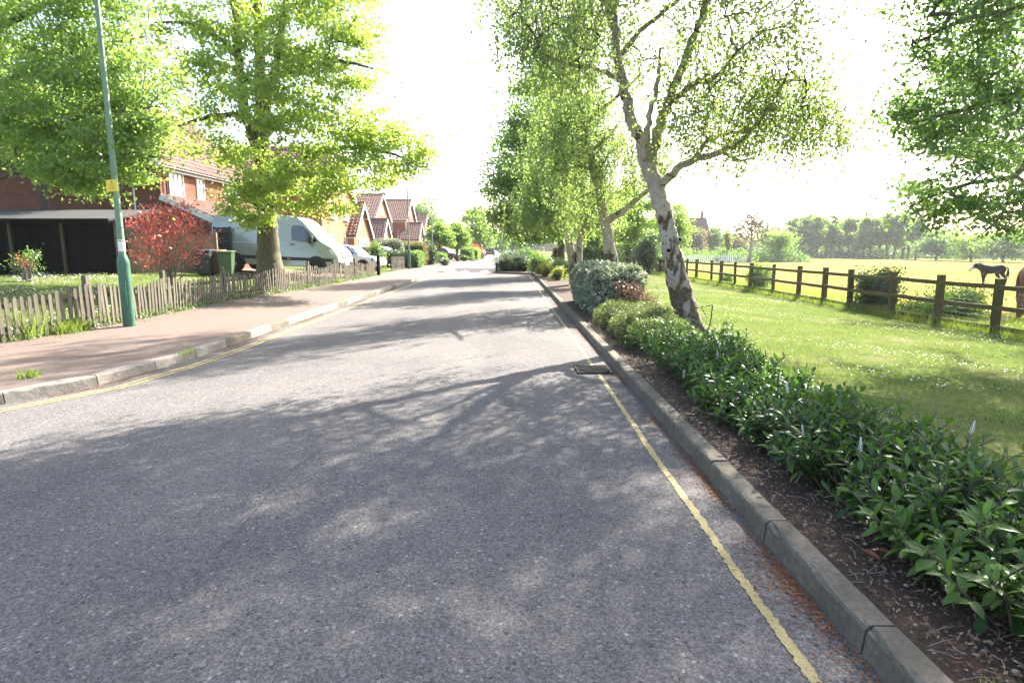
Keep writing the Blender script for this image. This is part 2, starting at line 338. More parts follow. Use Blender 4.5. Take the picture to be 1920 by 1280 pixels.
leafmat('leaf_dark', [(0.016, 0.036, 0.013), (0.028, 0.055, 0.018), (0.042, 0.075, 0.022)], (0.07, 0.15, 0.02), 0.25, 0.07)
leafmat('leaf_mid', [(0.040, 0.085, 0.018), (0.065, 0.125, 0.024), (0.095, 0.155, 0.030)], (0.18, 0.32, 0.035), 0.38, 0.06)
leafmat('leaf_yellow', [(0.15, 0.18, 0.03), (0.21, 0.22, 0.04), (0.12, 0.17, 0.03)], (0.36, 0.40, 0.05), 0.4, 0.05)
leafmat('leaf_silver', [(0.065, 0.095, 0.055), (0.17, 0.20, 0.14), (0.36, 0.37, 0.27), (0.50, 0.50, 0.38)], (0.22, 0.28, 0.12), 0.22, 0.08)
leafmat('leaf_juniper', [(0.055, 0.075, 0.022), (0.10, 0.125, 0.040), (0.17, 0.19, 0.07)], (0.16, 0.22, 0.05), 0.25, 0.04)
leafmat('leaf_red', [(0.26, 0.045, 0.04), (0.54, 0.12, 0.10), (0.64, 0.24, 0.21), (0.20, 0.18, 0.05), (0.60, 0.15, 0.14)], (0.72, 0.14, 0.10), 0.42, 0.10)
leafmat('leaf_redfar', [(0.20, 0.035, 0.02), (0.32, 0.06, 0.03)], (0.5, 0.10, 0.04), 0.4, 0.05)
leafmat('leaf_bronze', [(0.085, 0.045, 0.034), (0.12, 0.062, 0.045), (0.065, 0.055, 0.028)], (0.16, 0.085, 0.055), 0.3, 0.05)
leafmat('leaf_laurel', [(0.015, 0.042, 0.010), (0.024, 0.060, 0.013), (0.040, 0.085, 0.017), (0.072, 0.125, 0.022), (0.018, 0.048, 0.012), (0.03, 0.07, 0.015)], (0.10, 0.24, 0.02), 0.22, 0.026, 0.30)
leafmat('grass', [(0.068, 0.10, 0.028), (0.105, 0.145, 0.042), (0.15, 0.18, 0.062)], (0.19, 0.26, 0.055), 0.4, 0.03)
leafmat('grass_long', [(0.09, 0.14, 0.028), (0.15, 0.20, 0.04), (0.24, 0.26, 0.07)], (0.26, 0.36, 0.05), 0.4, 0.03)
leafmat('petal', [(0.70, 0.70, 0.66), (0.80, 0.80, 0.76)], (0.6, 0.6, 0.55), 0.25, 0.0)
leafmat('buttercup', [(0.70, 0.52, 0.03), (0.75, 0.60, 0.05)], (0.6, 0.5, 0.04), 0.25, 0.03)
leafmat('dead_leaf', [(0.22, 0.03, 0.02), (0.30, 0.06, 0.04)], (0.3, 0.06, 0.03), 0.2, 0.1)

# ------------------------------------------------------------------ object helpers
def wmat(o):
    if o.parent is None: return o.matrix_basis.copy()
    return wmat(o.parent) @ o.matrix_parent_inverse @ o.matrix_basis
def link(o, parent=None):
    C.objects.link(o)
    if parent is not None:
        o.parent = parent
        o.matrix_parent_inverse = wmat(parent).inverted()
    return o
def tag(o, label=None, cat=None, group=None, kind=None):
    if label: o['label'] = label
    if cat: o['category'] = cat
    if group: o['group'] = group
    if kind: o['kind'] = kind
    return o
def thing(name, loc, label, cat, group=None, rz=0.0):
    o = bpy.data.objects.new(name, None); o.empty_display_size = 0.2
    o.location = loc; o.rotation_euler = (0, 0, rz); C.objects.link(o)
    return tag(o, label, cat, group)
def setting(name):
    o = bpy.data.objects.new(name, None); C.objects.link(o); o['kind'] = 'structure'; return o
def npmesh(name, V, F, smooth=False):
    """V (n,3) array, F (m,k) int array, all faces with k corners"""
    V = np.ascontiguousarray(V, dtype=np.float32); F = np.ascontiguousarray(F, dtype=np.int32)
    me = bpy.data.meshes.new(name)
    m, k = F.shape
    me.vertices.add(len(V)); me.vertices.foreach_set('co', V.ravel())
    me.loops.add(m * k); me.loops.foreach_set('vertex_index', F.ravel())
    me.polygons.add(m); me.polygons.foreach_set('loop_start', np.arange(0, m * k, k, dtype=np.int32))
    if smooth: me.polygons.foreach_set('use_smooth', np.ones(m, dtype=bool))
    me.update(calc_edges=True)
    return me
def npobj(name, V, F, mat, parent=None, smooth=False):
    me = npmesh(name, V, F, smooth); me.materials.append(M[mat])
    return link(bpy.data.objects.new(name, me), parent)
class MB:
    def __init__(s): s.v = []; s.f = []
    def add(s, vs, fs, mtx=None):
        k = len(s.v)
        for p in vs:
            p = Vector(p)
            s.v.append(mtx @ p if mtx is not None else p)
        s.f += [tuple(i + k for i in f) for f in fs]
        return s
    def box(s, c, d, rot=(0, 0, 0), mtx=None):
        x, y, z = d[0] / 2, d[1] / 2, d[2] / 2
        vs = [(-x, -y, -z), (x, -y, -z), (x, y, -z), (-x, y, -z), (-x, -y, z), (x, -y, z), (x, y, z), (-x, y, z)]
        m = Matrix.Translation(c) @ Euler(rot).to_matrix().to_4x4()
        if mtx is not None: m = mtx @ m
        return s.add(vs, [(3, 2, 1, 0), (4, 5, 6, 7), (0, 1, 5, 4), (1, 2, 6, 5), (2, 3, 7, 6), (3, 0, 4, 7)], m)
    def beam(s, a, b, w, h):
        """bar of section w (sideways) x h (upwards) from a to b"""
        a, b = Vector(a), Vector(b); d = (b - a); L = d.length; d.normalize()
        up = Vector((0, 0, 1)) if abs(d.z) < 0.95 else Vector((0, 1, 0))
        sd_ = d.cross(up).normalized(); u = sd_.cross(d)
        vs = [p + sd_ * (w / 2) * i + u * (h / 2) * j for p in (a, b) for i, j in ((-1, -1), (1, -1), (1, 1), (-1, 1))]
        return s.add(vs, [(0, 1, 2, 3), (7, 6, 5, 4), (0, 4, 5, 1), (1, 5, 6, 2), (2, 6, 7, 3), (3, 7, 4, 0)])
    def prism(s, poly, a, b):
        """poly: list of points (Vector) in a plane, extruded by vector b-a offset: from +a to +b"""
        n = len(poly); a, b = Vector(a), Vector(b)
        vs = [Vector(p) + a for p in poly] + [Vector(p) + b for p in poly]
        fs = [tuple(range(n - 1, -1, -1)), tuple(range(n, 2 * n))] + [(i, (i + 1) % n, n + (i + 1) % n, n + i) for i in range(n)]
        return s.add(vs, fs)
    def tube(s, pts, rad, n=8, cap=True, lump=0.0, seed=0, mtx=None):
        pts = [Vector(p) for p in pts]; m = len(pts)
        rs = rad if hasattr(rad, '__len__') else [rad] * m
        rnd = random.Random(seed); vs = []; fs = []
        u = None
        for i, p in enumerate(pts):
            t = (pts[min(i + 1, m - 1)] - pts[max(i - 1, 0)]).normalized()
            if u is None:
                u = t.cross(Vector((0.3, 0.9, 0.1)) if abs(t.z) > 0.5 else Vector((0, 0, 1))).normalized()
            u = (u - t * u.dot(t)).normalized(); v = t.cross(u)
            for k in range(n):
                a = 2 * math.pi * k / n
                rr = rs[i] * (1 + (rnd.uniform(-lump, lump) if lump else 0))
                vs.append(p + (u * math.cos(a) + v * math.sin(a)) * rr)
        for i in range(m - 1):
            for k in range(n):
                fs.append((i * n + k, i * n + (k + 1) % n, (i + 1) * n + (k + 1) % n, (i + 1) * n + k))
        if cap: fs += [tuple(range(n - 1, -1, -1)), tuple(range((m - 1) * n, m * n))]
        return s.add(vs, fs, mtx)
    def lathe(s, prof, c, n=16, axis='z'):
        vs = []; fs = []; c = Vector(c)
        for r, z in prof:
            for k in range(n):
                a = 2 * math.pi * k / n; x, y = r * math.cos(a), r * math.sin(a)
                vs.append(c + (Vector((x, y, z)) if axis == 'z' else Vector((x, z, y)) if axis == 'y' else Vector((z, x, y))))
        m = len(prof)
        for i in range(m - 1):
            for k in range(n): fs.append((i * n + k, i * n + (k + 1) % n, (i + 1) * n + (k + 1) % n, (i + 1) * n + k))
        fs += [tuple(range(n - 1, -1, -1)), tuple(range((m - 1) * n, m * n))]
        return s.add(vs, fs)
    def mesh(s, name, mat, smooth=False, angle=None, uv=False):
        me = bpy.data.meshes.new(name); me.from_pydata([tuple(p) for p in s.v], [], s.f)
        me.materials.append(M[mat])
        if smooth or angle:
            me.polygons.foreach_set('use_smooth', np.ones(len(me.polygons), dtype=bool))
            if angle: me.set_sharp_from_angle(angle=R(angle))
        if uv:
            lay = me.uv_layers.new(name='uv')
            for p in me.polygons:
                nx, ny, nz = (abs(c) for c in p.normal)
                for li in p.loop_indices:
                    co = me.vertices[me.loops[li].vertex_index].co
                    lay.data[li].uv = (co.y, co.z) if nx > max(ny, nz) else (co.x, co.z) if ny > nz else (co.x, co.y)
        me.update(); return me
    def build(s, name, mat, parent=None, smooth=False, angle=None, uv=False, bevel=0.0):
        o = link(bpy.data.objects.new(name, s.mesh(name, mat, smooth, angle, uv)), parent)
        if bevel:
            b = o.modifiers.new('bevel', 'BEVEL'); b.width = bevel; b.segments = 2; b.limit_method = 'ANGLE'; b.harden_normals = False
        return o
def inst(name, me, parent, mtx):
    """another object that shares mesh data, placed in world space, child of parent"""
    o = bpy.data.objects.new(name, me); C.objects.link(o)
    if parent is not None:
        o.parent = parent; o.matrix_parent_inverse = wmat(parent).inverted()
    o.matrix_basis = mtx
    return o
def dup(root, loc, rz, label):
    r = root.copy(); C.objects.link(r); r.location = loc; r.rotation_euler = (0, 0, rz); r['label'] = label
    for ch in root.children:
        c = ch.copy(); C.objects.link(c); c.parent = r
        for g in ch.children:
            d = g.copy(); C.objects.link(d); d.parent = c
    return r

# ------------------------------------------------------------------ foliage helpers
def unit(a): return a / (np.linalg.norm(a, axis=1, keepdims=True) + 1e-9)
def leaf_quads(P, L, W, droop=0.3, up=0.4, fold=0.12, D=None, g=None, NB=None):
    g = g or rng; n = len(P)
    d = g.normal(size=(n, 3)) if D is None else D + g.normal(size=(n, 3)) * 0.35
    d[:, 2] -= droop; d = unit(d)
    nn = g.normal(size=(n, 3)); nn[:, 2] += up
    if NB is not None: nn += NB * 1.5
    nn -= (nn * d).sum(1, keepdims=True) * d; nn = unit(nn)
    s = np.cross(nn, d)
    L = (L * g.uniform(0.5, 1.4, size=(n, 1))); Wd = L * W
    V = np.empty((n, 4, 3))
    V[:, 0] = P; V[:, 1] = P + d * L * 0.45 + s * Wd / 2 + nn * L * fold; V[:, 2] = P + d * L; V[:, 3] = P + d * L * 0.45 - s * Wd / 2 + nn * L * fold
    return V.reshape(-1, 3), np.arange(n * 4).reshape(n, 4)
def smooth_path(pts, rad, step=0.22):
    pts = [Vector(p) for p in pts]; out = []; ro = []
    P = [pts[0] * 2 - pts[1]] + pts + [pts[-1] * 2 - pts[-2]]
    for i in range(len(pts) - 1):
        a, b, c, d = P[i], P[i + 1], P[i + 2], P[i + 3]
        k = max(2, int((c - b).length / step))
        for j in range(k):
            t = j / k
            q = 0.5 * ((2 * b) + (c - a) * t + (2 * a - 5 * b + 4 * c - d) * t * t + (3 * b - a - 3 * c + d) * t ** 3)
            out.append(q); ro.append(rad[i] * (1 - t) + rad[i + 1] * t)
    out.append(pts[-1]); ro.append(rad[-1])
    return out, ro
def in_ellipsoids(blobs, g, shell=0.35):
    """clump centres: uneven, denser towards the outside"""
    out = []
    for (c, r, n) in blobs:
        d = unit(g.normal(size=(n, 3))); rr = g.uniform(shell, 1.0, size=(n, 1)) ** 0.6
        out.append(np.array(c) + d * rr * np.array(r))
    return np.concatenate(out)
def make_tree(name, label, group, base, limbs, blobs, nleaf, lsize, lmat, bark, twig='twig', style='broad', seed=1, lw=0.7, sides=10, clump=0.34, lump=0.06, cat='tree', twigscale=1.0, tstep=0.25):
    """limbs: [(points, radii)], first is the trunk.  blobs: [(centre, radii, clumps)]."""
    g = np.random.default_rng(seed)
    root = thing(name, base, label, cat, group)
    tm = MB(); nodes = []
    for i, (p, r) in enumerate(limbs):
        sp, sr = smooth_path(p, r, tstep)
        j = 0.02
        sp = [sp[0]] + [q + Vector(g.normal(size=3)) * min(j, sr[k + 1] * 0.25) for k, q in enumerate(sp[1:])]
        tm.tube(sp, sr, n=sides if sr[0] > 0.05 else 6, lump=lump if sr[0] > 0.06 else 0, seed=seed + i)
        k0 = int(len(sp) * (0.45 if i == 0 else 0.15))
        nodes += [tuple(q) for q in sp[k0:]]
    tm.build('trunk', bark, root, smooth=True)
    cl = in_ellipsoids(blobs, g)
    LN = np.array(nodes); M0 = len(LN)
    dist = np.array([np.min(np.linalg.norm(LN - c, axis=1)) for c in cl])
    cl = cl[np.argsort(dist)]
    allp = np.concatenate([LN, cl]); par = np.full(len(allp), -1); cnt = np.ones(len(allp))
    for i in range(M0, len(allp)):
        d = np.linalg.norm(allp[:i] - allp[i], axis=1)
        # branches grow outwards and rarely straight down
        d = d + 0.35 * np.maximum(0, allp[:i, 2] - allp[i, 2]) * (0.3 if style == 'birch' else 1.0)
        par[i] = int(np.argmin(d))
    for i in range(len(allp) - 1, M0 - 1, -1):
        if par[i] >= M0: cnt[par[i]] += cnt[i]
    tb = MB()
    rad = lambda i: min(0.055 * max(1, twigscale * .5), (0.0045 + 0.0042 * math.sqrt(cnt[i])) * twigscale)
    for i in range(M0, len(allp)):
        a = Vector(allp[par[i]]); b = Vector(allp[i]); L = (b - a).length
        off = Vector(g.normal(size=3)) * L * 0.09 + Vector((0, 0, L * 0.06))
        ra = rad(i); rb = ra * 0.7
        tb.tube([a, a.lerp(b, 0.35) + off, a.lerp(b, 0.7) + off * 0.7, b], [ra, ra * 0.92, ra * 0.8, rb], n=4, cap=False)
    per = nleaf // len(cl); P = []; D = None
    def spray(c, per):
        # a flattish spray of leaves reaching away from the trunk
        m = int(per * g.uniform(0.5, 1.6)); s = clump * g.uniform(0.6, 1.4)
        d = np.array([c[0] - base[0], c[1] - base[1], 0.0]) + g.normal(size=3) * 1.2; d[2] = g.normal() * 0.3 * np.linalg.norm(d[:2]); d = d / (np.linalg.norm(d) + 1e-6)
        q = g.normal(size=(m, 3)) * np.array([s * .75, s * .75, s * .38]); t = g.normal(size=(m, 1)) * s * 1.15
        return c + q + d * t
    if style == 'birch':
        segs = []
        for c in cl:
            if c[2] > 6.2 and lsize < .056:
                P.append(spray(c, int(per * 2.3))); continue
            k = int(g.integers(3, 6))
            for _ in range(k):
                s0 = c + g.normal(size=3) * np.array([0.28, 0.28, 0.15])
                Ls = g.uniform(0.3, 0.85); dr = g.normal(size=3) * 0.16; dr[2] = -1
                m = max(3, per // k); t = g.uniform(0, 1, size=(m, 1)) ** 0.9
                P.append(s0 + dr * t * Ls + g.normal(size=(m, 3)) * 0.055)
                segs.append((s0, s0 + dr * Ls))
        for a, b in segs:
            a = Vector(a); b = Vector(b); mid = a.lerp(b, 0.5) + Vector(g.normal(size=3)) * 0.05
            tb.tube([a, mid, b], [0.0035, 0.003, 0.002], n=3, cap=False)
        V, F = leaf_quads(np.concatenate(P), lsize, lw, droop=1.0, up=0.1, g=g)
    else:
        for c in cl:
            P.append(spray(c, per))
        V, F = leaf_quads(np.concatenate(P), lsize, lw, droop=0.45, up=0.9, g=g)
    if len(tb.v): tag(tb.build('branch', twig, root, smooth=True), kind='stuff')
    tag(npobj('crown', V, F, lmat, root), kind='stuff')
    return root
def shrub(name, label, group, base, blobs, nleaf, lsize, lmat, lw=0.5, twig='twig', nstem=9, seed=3, clump=0.16, core=None, cat='shrub', droop=0.0, up=0.5):
    g = np.random.default_rng(seed)
    root = thing(name, base, label, cat, group)
    cl = in_ellipsoids(blobs, g, 0.2)
    tb = MB(); b0 = Vector(base)
    idx = g.choice(len(cl), size=min(nstem * 3, len(cl)), replace=False)
    for i in idx:
        c = Vector(cl[i]); s0 = b0 + Vector((g.normal() * 0.06, g.normal() * 0.06, 0))
        mid = s0.lerp(c, 0.55) + Vector((g.normal() * 0.06, g.normal() * 0.06, 0.04))
        tb.tube([s0, mid, c], [0.014, 0.010, 0.004], n=5, cap=False)
    tag(tb.build('stem', twig, root, smooth=True), kind='stuff')
    per = max(3, nleaf // len(cl)); P = []
    for c in cl:
        m = int(per * g.uniform(0.6, 1.4)); P.append(c + g.normal(size=(m, 3)) * clump)
    P = np.concatenate(P); P[:, 2] = np.maximum(P[:, 2], gz(P[:, 0], 0) + 0.02)
    V, F = leaf_quads(P, lsize, lw, droop=droop, up=up, g=g)
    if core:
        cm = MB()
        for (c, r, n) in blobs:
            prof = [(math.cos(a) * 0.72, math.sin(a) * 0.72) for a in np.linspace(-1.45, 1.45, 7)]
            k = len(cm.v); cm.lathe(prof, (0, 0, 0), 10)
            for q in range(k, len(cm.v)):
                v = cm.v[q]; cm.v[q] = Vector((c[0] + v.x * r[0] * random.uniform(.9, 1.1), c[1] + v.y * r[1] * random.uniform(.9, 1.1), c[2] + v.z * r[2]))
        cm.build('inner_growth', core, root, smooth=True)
    tag(npobj('foliage', V, F, lmat, root), kind='stuff')
    return root
def hedge(name, label, group, x0, x1, y0, y1, zb, zt, nleaf, lsize, lmat, lw=0.5, core='hedge_core', seed=5, rough=0.08, cat='hedge', round_=0.15, droop=0.0, up=0.6):
    """clipped hedge: leafy skin over a dark twiggy core"""
    g = np.random.default_rng(seed)
    root = thing(name, ((x0 + x1) / 2, (y0 + y1) / 2, zb), label, cat, group)
    c = np.array([(x0 + x1) / 2, (y0 + y1) / 2, (zb + zt) / 2]); h = np.array([(x1 - x0) / 2, (y1 - y0) / 2, (zt - zb) / 2])
    A = np.array([h[1] * h[2], h[1] * h[2], h[0] * h[2], h[0] * h[2], h[0] * h[1] * 1.1]); A = A / A.sum()
    f = g.choice(5, size=nleaf, p=A)
    u = g.uniform(-1, 1, size=(nleaf, 3)); nrm = np.zeros((nleaf, 3))
    for k, (ax, sg) in enumerate(((0, -1), (0, 1), (1, -1), (1, 1), (2, 1))):
        m = f == k; u[m, ax] = sg; nrm[m, ax] = sg
    # round the edges: pull towards a superellipsoid
    q = np.abs(u); ex = 6.0
    s = (q ** ex).sum(1) ** (1 / ex); u = u / s[:, None]
    P = c + u * h
    wob = 0.5 * (np.sin(P[:, 0] * 5.1 + P[:, 1] * 3.3 + seed) + np.sin(P[:, 1] * 4.4 + P[:, 2] * 6.1)) * rough * 0.7
    P += nrm * (wob[:, None] - np.abs(g.normal(size=(nleaf, 1))) * 0.07 + g.uniform(0, rough, size=(nleaf, 1)) * 0.6)
    P[:, 2] = np.maximum(P[:, 2], zb + 0.02)
    V, F = leaf_quads(P, lsize, lw, droop=droop, up=up * .3, g=g, NB=nrm)
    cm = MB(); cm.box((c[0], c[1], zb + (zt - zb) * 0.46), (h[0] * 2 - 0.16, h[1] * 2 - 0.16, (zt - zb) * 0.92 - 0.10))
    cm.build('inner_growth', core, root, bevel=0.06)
    tag(npobj('foliage', V, F, lmat, root), kind='stuff')
    return root
def blades(name, P, h, wd, mat, parent=None, lean=0.5, g=None):
    g = g or rng; n = len(P)
    a = g.uniform(0, 2 * math.pi, n); s = np.stack([np.cos(a), np.sin(a), np.zeros(n)], 1) * wd
    H = h * g.uniform(0.5, 1.3, size=(n, 1)); t = g.normal(size=(n, 3)) * lean; t[:, 2] = 1.0
    V = np.stack([P - s, P + s, P + t * H], 1).reshape(-1, 3)
    return npobj(name, V, np.arange(n * 3).reshape(n, 3), mat, parent)

#==BODY==
# ================================================================== THE SETTING
def grid_sheet(name, xs, ys, zf, mat, kind='structure', smooth=True):
    X, Y = np.meshgrid(xs, ys); Z = zf(X, Y)
    V = np.stack([X, Y, Z], -1).reshape(-1, 3); nx = len(xs)
    i = np.arange(len(ys) - 1)[:, None] * nx + np.arange(nx - 1)[None, :]
    F = np.stack([i, i + 1, i + nx + 1, i + nx], -1).reshape(-1, 4)
    return tag(npobj(name, V, F, mat, None, smooth), kind=kind)
xs = np.concatenate([[-1500, -400, -150, -80, -40, -25, -18, -14.3, -13, -11.5, -10, -9, -8.4, -7.7, -7, -6.2, -5.6, -5.55, 2.15, 2.2], np.arange(2.4, 10, 0.4), [10.2, 11, 12, 14, 17, 20, 25, 30, 35, 40, 55, 80, 110, 150, 200, 300, 400, 900, 1600]])
ys = np.concatenate([[-60, -20, -8], np.arange(-4, 40, 0.5), [42, 46, 52, 60, 75, 100, 140, 200, 300, 420, 700, 1600]])
def zground(X, Y):
    z = gz(X, Y) + np.where((X > 2) & (X < 11), 0.02 * np.sin(X * 1.7 + Y * 0.9) * np.sin(Y * 0.6), 0)
    road = (X > -5.58) & (X < 2.17)
    return np.where(road, -0.3, z)
grid_sheet('ground', xs, ys, zground, 'ground')
# the road lies as one sheet below footway, kerbs and planting bed
grid_sheet('road', np.linspace(-9.5, 2.4, 13), np.concatenate([np.arange(-8, 60, 2.0), np.arange(60, 460, 20.0)]),
           lambda X, Y: np.zeros_like(X), 'asphalt')
# low ground of the gardens must not poke through the road where the footway bends away near the camera
ysl = np.concatenate([np.arange(-6, 50, 0.35), np.arange(50, 460, 10.0)])
def strip(name, xa, xb, ys, za, zb, mat, n=2):
    V = []; F = []
    for j, y in enumerate(ys):
        for k in range(n + 1):
            t = k / n; V.append((xa(y) * (1 - t) + xb(y) * t, y, za * (1 - t) + zb * t))
    for j in range(len(ys) - 1):
        for k in range(n):
            a = j * (n + 1) + k; F.append((a, a + 1, a + n + 2, a + n + 1))
    return tag(npobj(name, np.array(V), np.array(F), mat, None, True), kind='structure')
strip('pavement', lambda y: interp(XB, y) - 0.15, lambda y: interp(XL, y) - 0.12, np.concatenate([np.arange(3.0, 50, 0.35), np.arange(50, 460, 10.0)]), 0.125, 0.115, 'footway', 4)
strip('planting_bed', lambda y: interp(XR, y) + 0.12, lambda y: 2.62 + 0.10 * math.sin(y * 1.3) + 0.06 * math.sin(y * 3.1), ysl, 0.105, 0.125, 'soil', 4)

# kerbs: one stone after the other
def kerb_mesh(L, mat):
    b = MB()
    prof = [(0, 0.0), (0.010, 0.100), (0.018, 0.116), (0.034, 0.124), (0.125, 0.125), (0.125, 0.0)]     # battered nose towards -x... local x goes away from the road
    g = 0.004
    n = len(prof); ks = 13; vs = []
    for k in range(ks):
        y = (-L / 2 + g) + (L - 2 * g) * k / (ks - 1)
        for q, (x, z) in enumerate(prof):
            e = 0.0035 if q in (1, 2, 3) else 0.0012
            chip = 0.010 * max(0, random.random() - .86) / .14 if q in (2, 3) else 0
            vs.append(Vector((x + random.uniform(-e, e) + chip, y, max(0, z + (random.uniform(-e, e) - chip if z > 0 else 0)))))
    b.add(vs, [tuple(range(n)), tuple(range(ks * n - 1, (ks - 1) * n - 1, -1))] + [(k * n + i, (k + 1) * n + i, (k + 1) * n + (i + 1) % n, k * n + (i + 1) % n) for k in range(ks - 1) for i in range(n)])
    return b.mesh('kerb_stone', mat)
kr = setting('kerb'); kl = setting('kerb')
def lay_kerb(root, line, y0, y1, side, mats, L=0.914):
    """side +1: road on the -x side"""
    meshes = [kerb_mesh(L, m) for m in mats]
    y = y0; p = Vector((interp(line, y), y, 0)); k = 0
    while y < y1:
        yy = y; q = p
        while (q - p).length < L and yy < y1 + 2:
            yy += 0.01; q = Vector((interp(line, yy), yy, 0))
        d = (q - p).normalized(); mid = (p + q) / 2
        ang = math.atan2(-d.x, d.y) + (0 if side > 0 else math.pi)
        m = Matrix.Translation(mid + Vector((0, 0, random.uniform(-0.004, 0.003)))) @ Matrix.Rotation(ang + random.uniform(-.004, .004), 4, 'Z')
        inst('kerb_stone', meshes[k % len(meshes)], root, m); k += random.choice((1, 1, 2))
        p, y = q, yy
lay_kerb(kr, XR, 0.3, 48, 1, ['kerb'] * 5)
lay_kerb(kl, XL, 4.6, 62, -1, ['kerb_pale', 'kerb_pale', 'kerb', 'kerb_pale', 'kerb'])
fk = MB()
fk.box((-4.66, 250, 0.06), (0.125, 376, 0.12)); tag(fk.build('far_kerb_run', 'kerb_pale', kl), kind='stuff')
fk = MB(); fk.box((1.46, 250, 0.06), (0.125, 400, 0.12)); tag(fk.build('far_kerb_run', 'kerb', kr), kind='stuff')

# yellow lines: hand-worn edges
def ragged_line(name, xf, y0, y1, wd, mat, step=0.03, jit=0.006, z=0.004, far=None):
    V = []; F = []; y = y0; k = 0
    while y < y1:
        st = step if y < 14 else 0.25
        j = jit if y < 14 else 0.003
        a = random.gauss(0, j); b = random.gauss(0, j)
        V += [(xf(y) - wd / 2 + a, y, z), (xf(y) + wd / 2 + b, y, z)]
        if k: F.append((2 * k - 2, 2 * k - 1, 2 * k + 1, 2 * k))
        y += st; k += 1
    return tag(npobj(name, np.array(V), np.array(F), mat), kind='structure')
wob = lambda y: 0.006 * math.sin(y * 1.1) + 0.003 * math.sin(y * 3.7 + 1)
ragged_line('yellow_line', lambda y: 1.135 + wob(y), 0.8, 7.42, 0.047, 'yellow_line', step=0.017, jit=0.0045)
ragged_line('yellow_line', lambda y: 1.135 + wob(y), 7.98, 34.6, 0.047, 'yellow_line', step=0.017, jit=0.0045)
ragged_line('yellow_line', lambda y: interp(XL, y) + 0.27, 4.6, 38, 0.05, 'yellow_line')
ragged_line('yellow_line', lambda y: interp(XL, y) + 0.37, 4.6, 38, 0.05, 'yellow_line')

# a long open seam in the surfacing
sp_, _r = smooth_path([gnd(x, y, .003) for x, y in ((330, 1120), (358, 1084), (415, 1030), (459, 980), (504, 927), (560, 872), (600, 845))], [1] * 7, .012)
V = []; F = []
for k, p in enumerate(sp_):
    wd = random.uniform(.0002, .0042) * (random.random() < .8) * (1 if 0.1 < k / len(sp_) < .92 else .4); o_ = random.gauss(0, .003)
    V += [(p.x - wd + o_, p.y, .0035), (p.x + wd + o_, p.y, .0035)]
    if k: F.append((2 * k - 2, 2 * k - 1, 2 * k + 1, 2 * k))
plain('crack', (0.06, 0.055, 0.052), 1.0, spec=0.0)
tag(npobj('road_seam', np.array(V), np.array(F), 'crack'), kind='structure')

# the road hump in the pinch point, with its white arrowheads
hb = MB()
pr = [(-0.001, 39.2), (0.075, 40.6), (0.075, 45.2), (-0.001, 46.6)]
vs = [Vector((x, y, z)) for x in (-4.0, -0.9) for z, y in pr]
hb.add(vs, [(0, 4, 5, 1), (1, 5, 6, 2), (2, 6, 7, 3)])
plain('asphalt_dark', (0.075, 0.068, 0.07), 0.95, noise=0.4, scale=30, spec=0.1)
hump = tag(hb.build('road_hump', 'asphalt_dark'), kind='structure')
for cx in (-3.72, -2.95, -1.62):
    t = MB(); zz = lambda y: 0.008 + 0.0543 * (y - 39.2)
    t.add([(cx - 0.33, 39.25, zz(39.25)), (cx + 0.33, 39.25, zz(39.25)), (cx, 40.5, zz(40.5))], [(0, 1, 2)])
    t.build('arrowhead_marking', 'white_line', hump)

# gully grating by the kerb
g0 = gnd(1107, 673)
gt = thing('gully_grating', (1.10, 7.70, 0), 'black iron drain grating in the road beside the right kerb', 'grating')
b = MB(); b.box((1.10, 7.70, 0.006), (0.46, 0.50, 0.006)); plain('shade_black', (0.006, 0.006, 0.006), 1.0, spec=0.0); b.build('pit_shade', 'shade_black', gt)  # flat black plate on the road: the pit's darkness is painted, nothing is sunk
b = MB()
for dx, dy, sx_, sy_ in ((0, -.24, .46, .03), (0, .24, .46, .03), (-.215, 0, .03, .45), (.215, 0, .03, .45)): b.box((1.10 + dx, 7.70 + dy, 0.014), (sx_, sy_, 0.012))
b.build('frame', 'dark_iron', gt)
bm_ = MB(); bm_.box((0, 0, 0), (0.50, 0.020, 0.012)); bar = bm_.mesh('bar', 'dark_iron')
for k in range(9):
    o = inst('bar', bar, gt, Matrix.Translation((1.10, 7.70 - 0.18 + k * 0.045, 0.0145)) @ Matrix.Rotation(0.12, 4, 'Z') @ Matrix.Scale(0.8, 4, (1, 0, 0)))

# leaf litter in both gutters and on the bed, pebbles, twigs
def flat_bits(name, P, L, wd, mat, kind='stuff', tilt=0.25):
    n = len(P); g = rng
    a = g.uniform(0, 2 * math.pi, n); d = np.stack([np.cos(a), np.sin(a), g.normal(size=n) * tilt], 1); d = unit(d)
    s = np.stack([-np.sin(a), np.cos(a), g.normal(size=n) * tilt], 1)
    Ls = L * g.uniform(0.5, 1.5, size=(n, 1))
    V = np.stack([P - d * Ls / 2, P + s * Ls * wd / 2, P + d * Ls / 2, P - s * Ls * wd / 2], 1).reshape(-1, 3)
    return tag(npobj(name, V, np.arange(n * 4).reshape(n, 4), mat), kind=kind)
def litter_points(n, xf, y0, y1, spread, z, clusters):
    cy = rng.uniform(0, 1, clusters) ** 1.5 * (y1 - y0) + y0
    k = rng.integers(0, clusters, n); y = cy[k] + rng.normal(size=n) * 0.22
    x = np.array([xf(v) for v in y]) + np.abs(rng.normal(size=n)) * spread * np.where(rng.uniform(size=clusters) < 0.4, 1.0, 0.45)[k]
    return np.stack([x, y, np.full(n, z)], 1)
P = litter_points(9000, lambda y: 0.0, 1.2, 30, 0.10, 0.008, 46); P[:, 0] = 1.385 - P[:, 0]
tag(flat_bits('leaf_litter', P, 0.018, 0.35, 'litter'), 'orange brown leaf litter lying in the gutter of the right kerb')
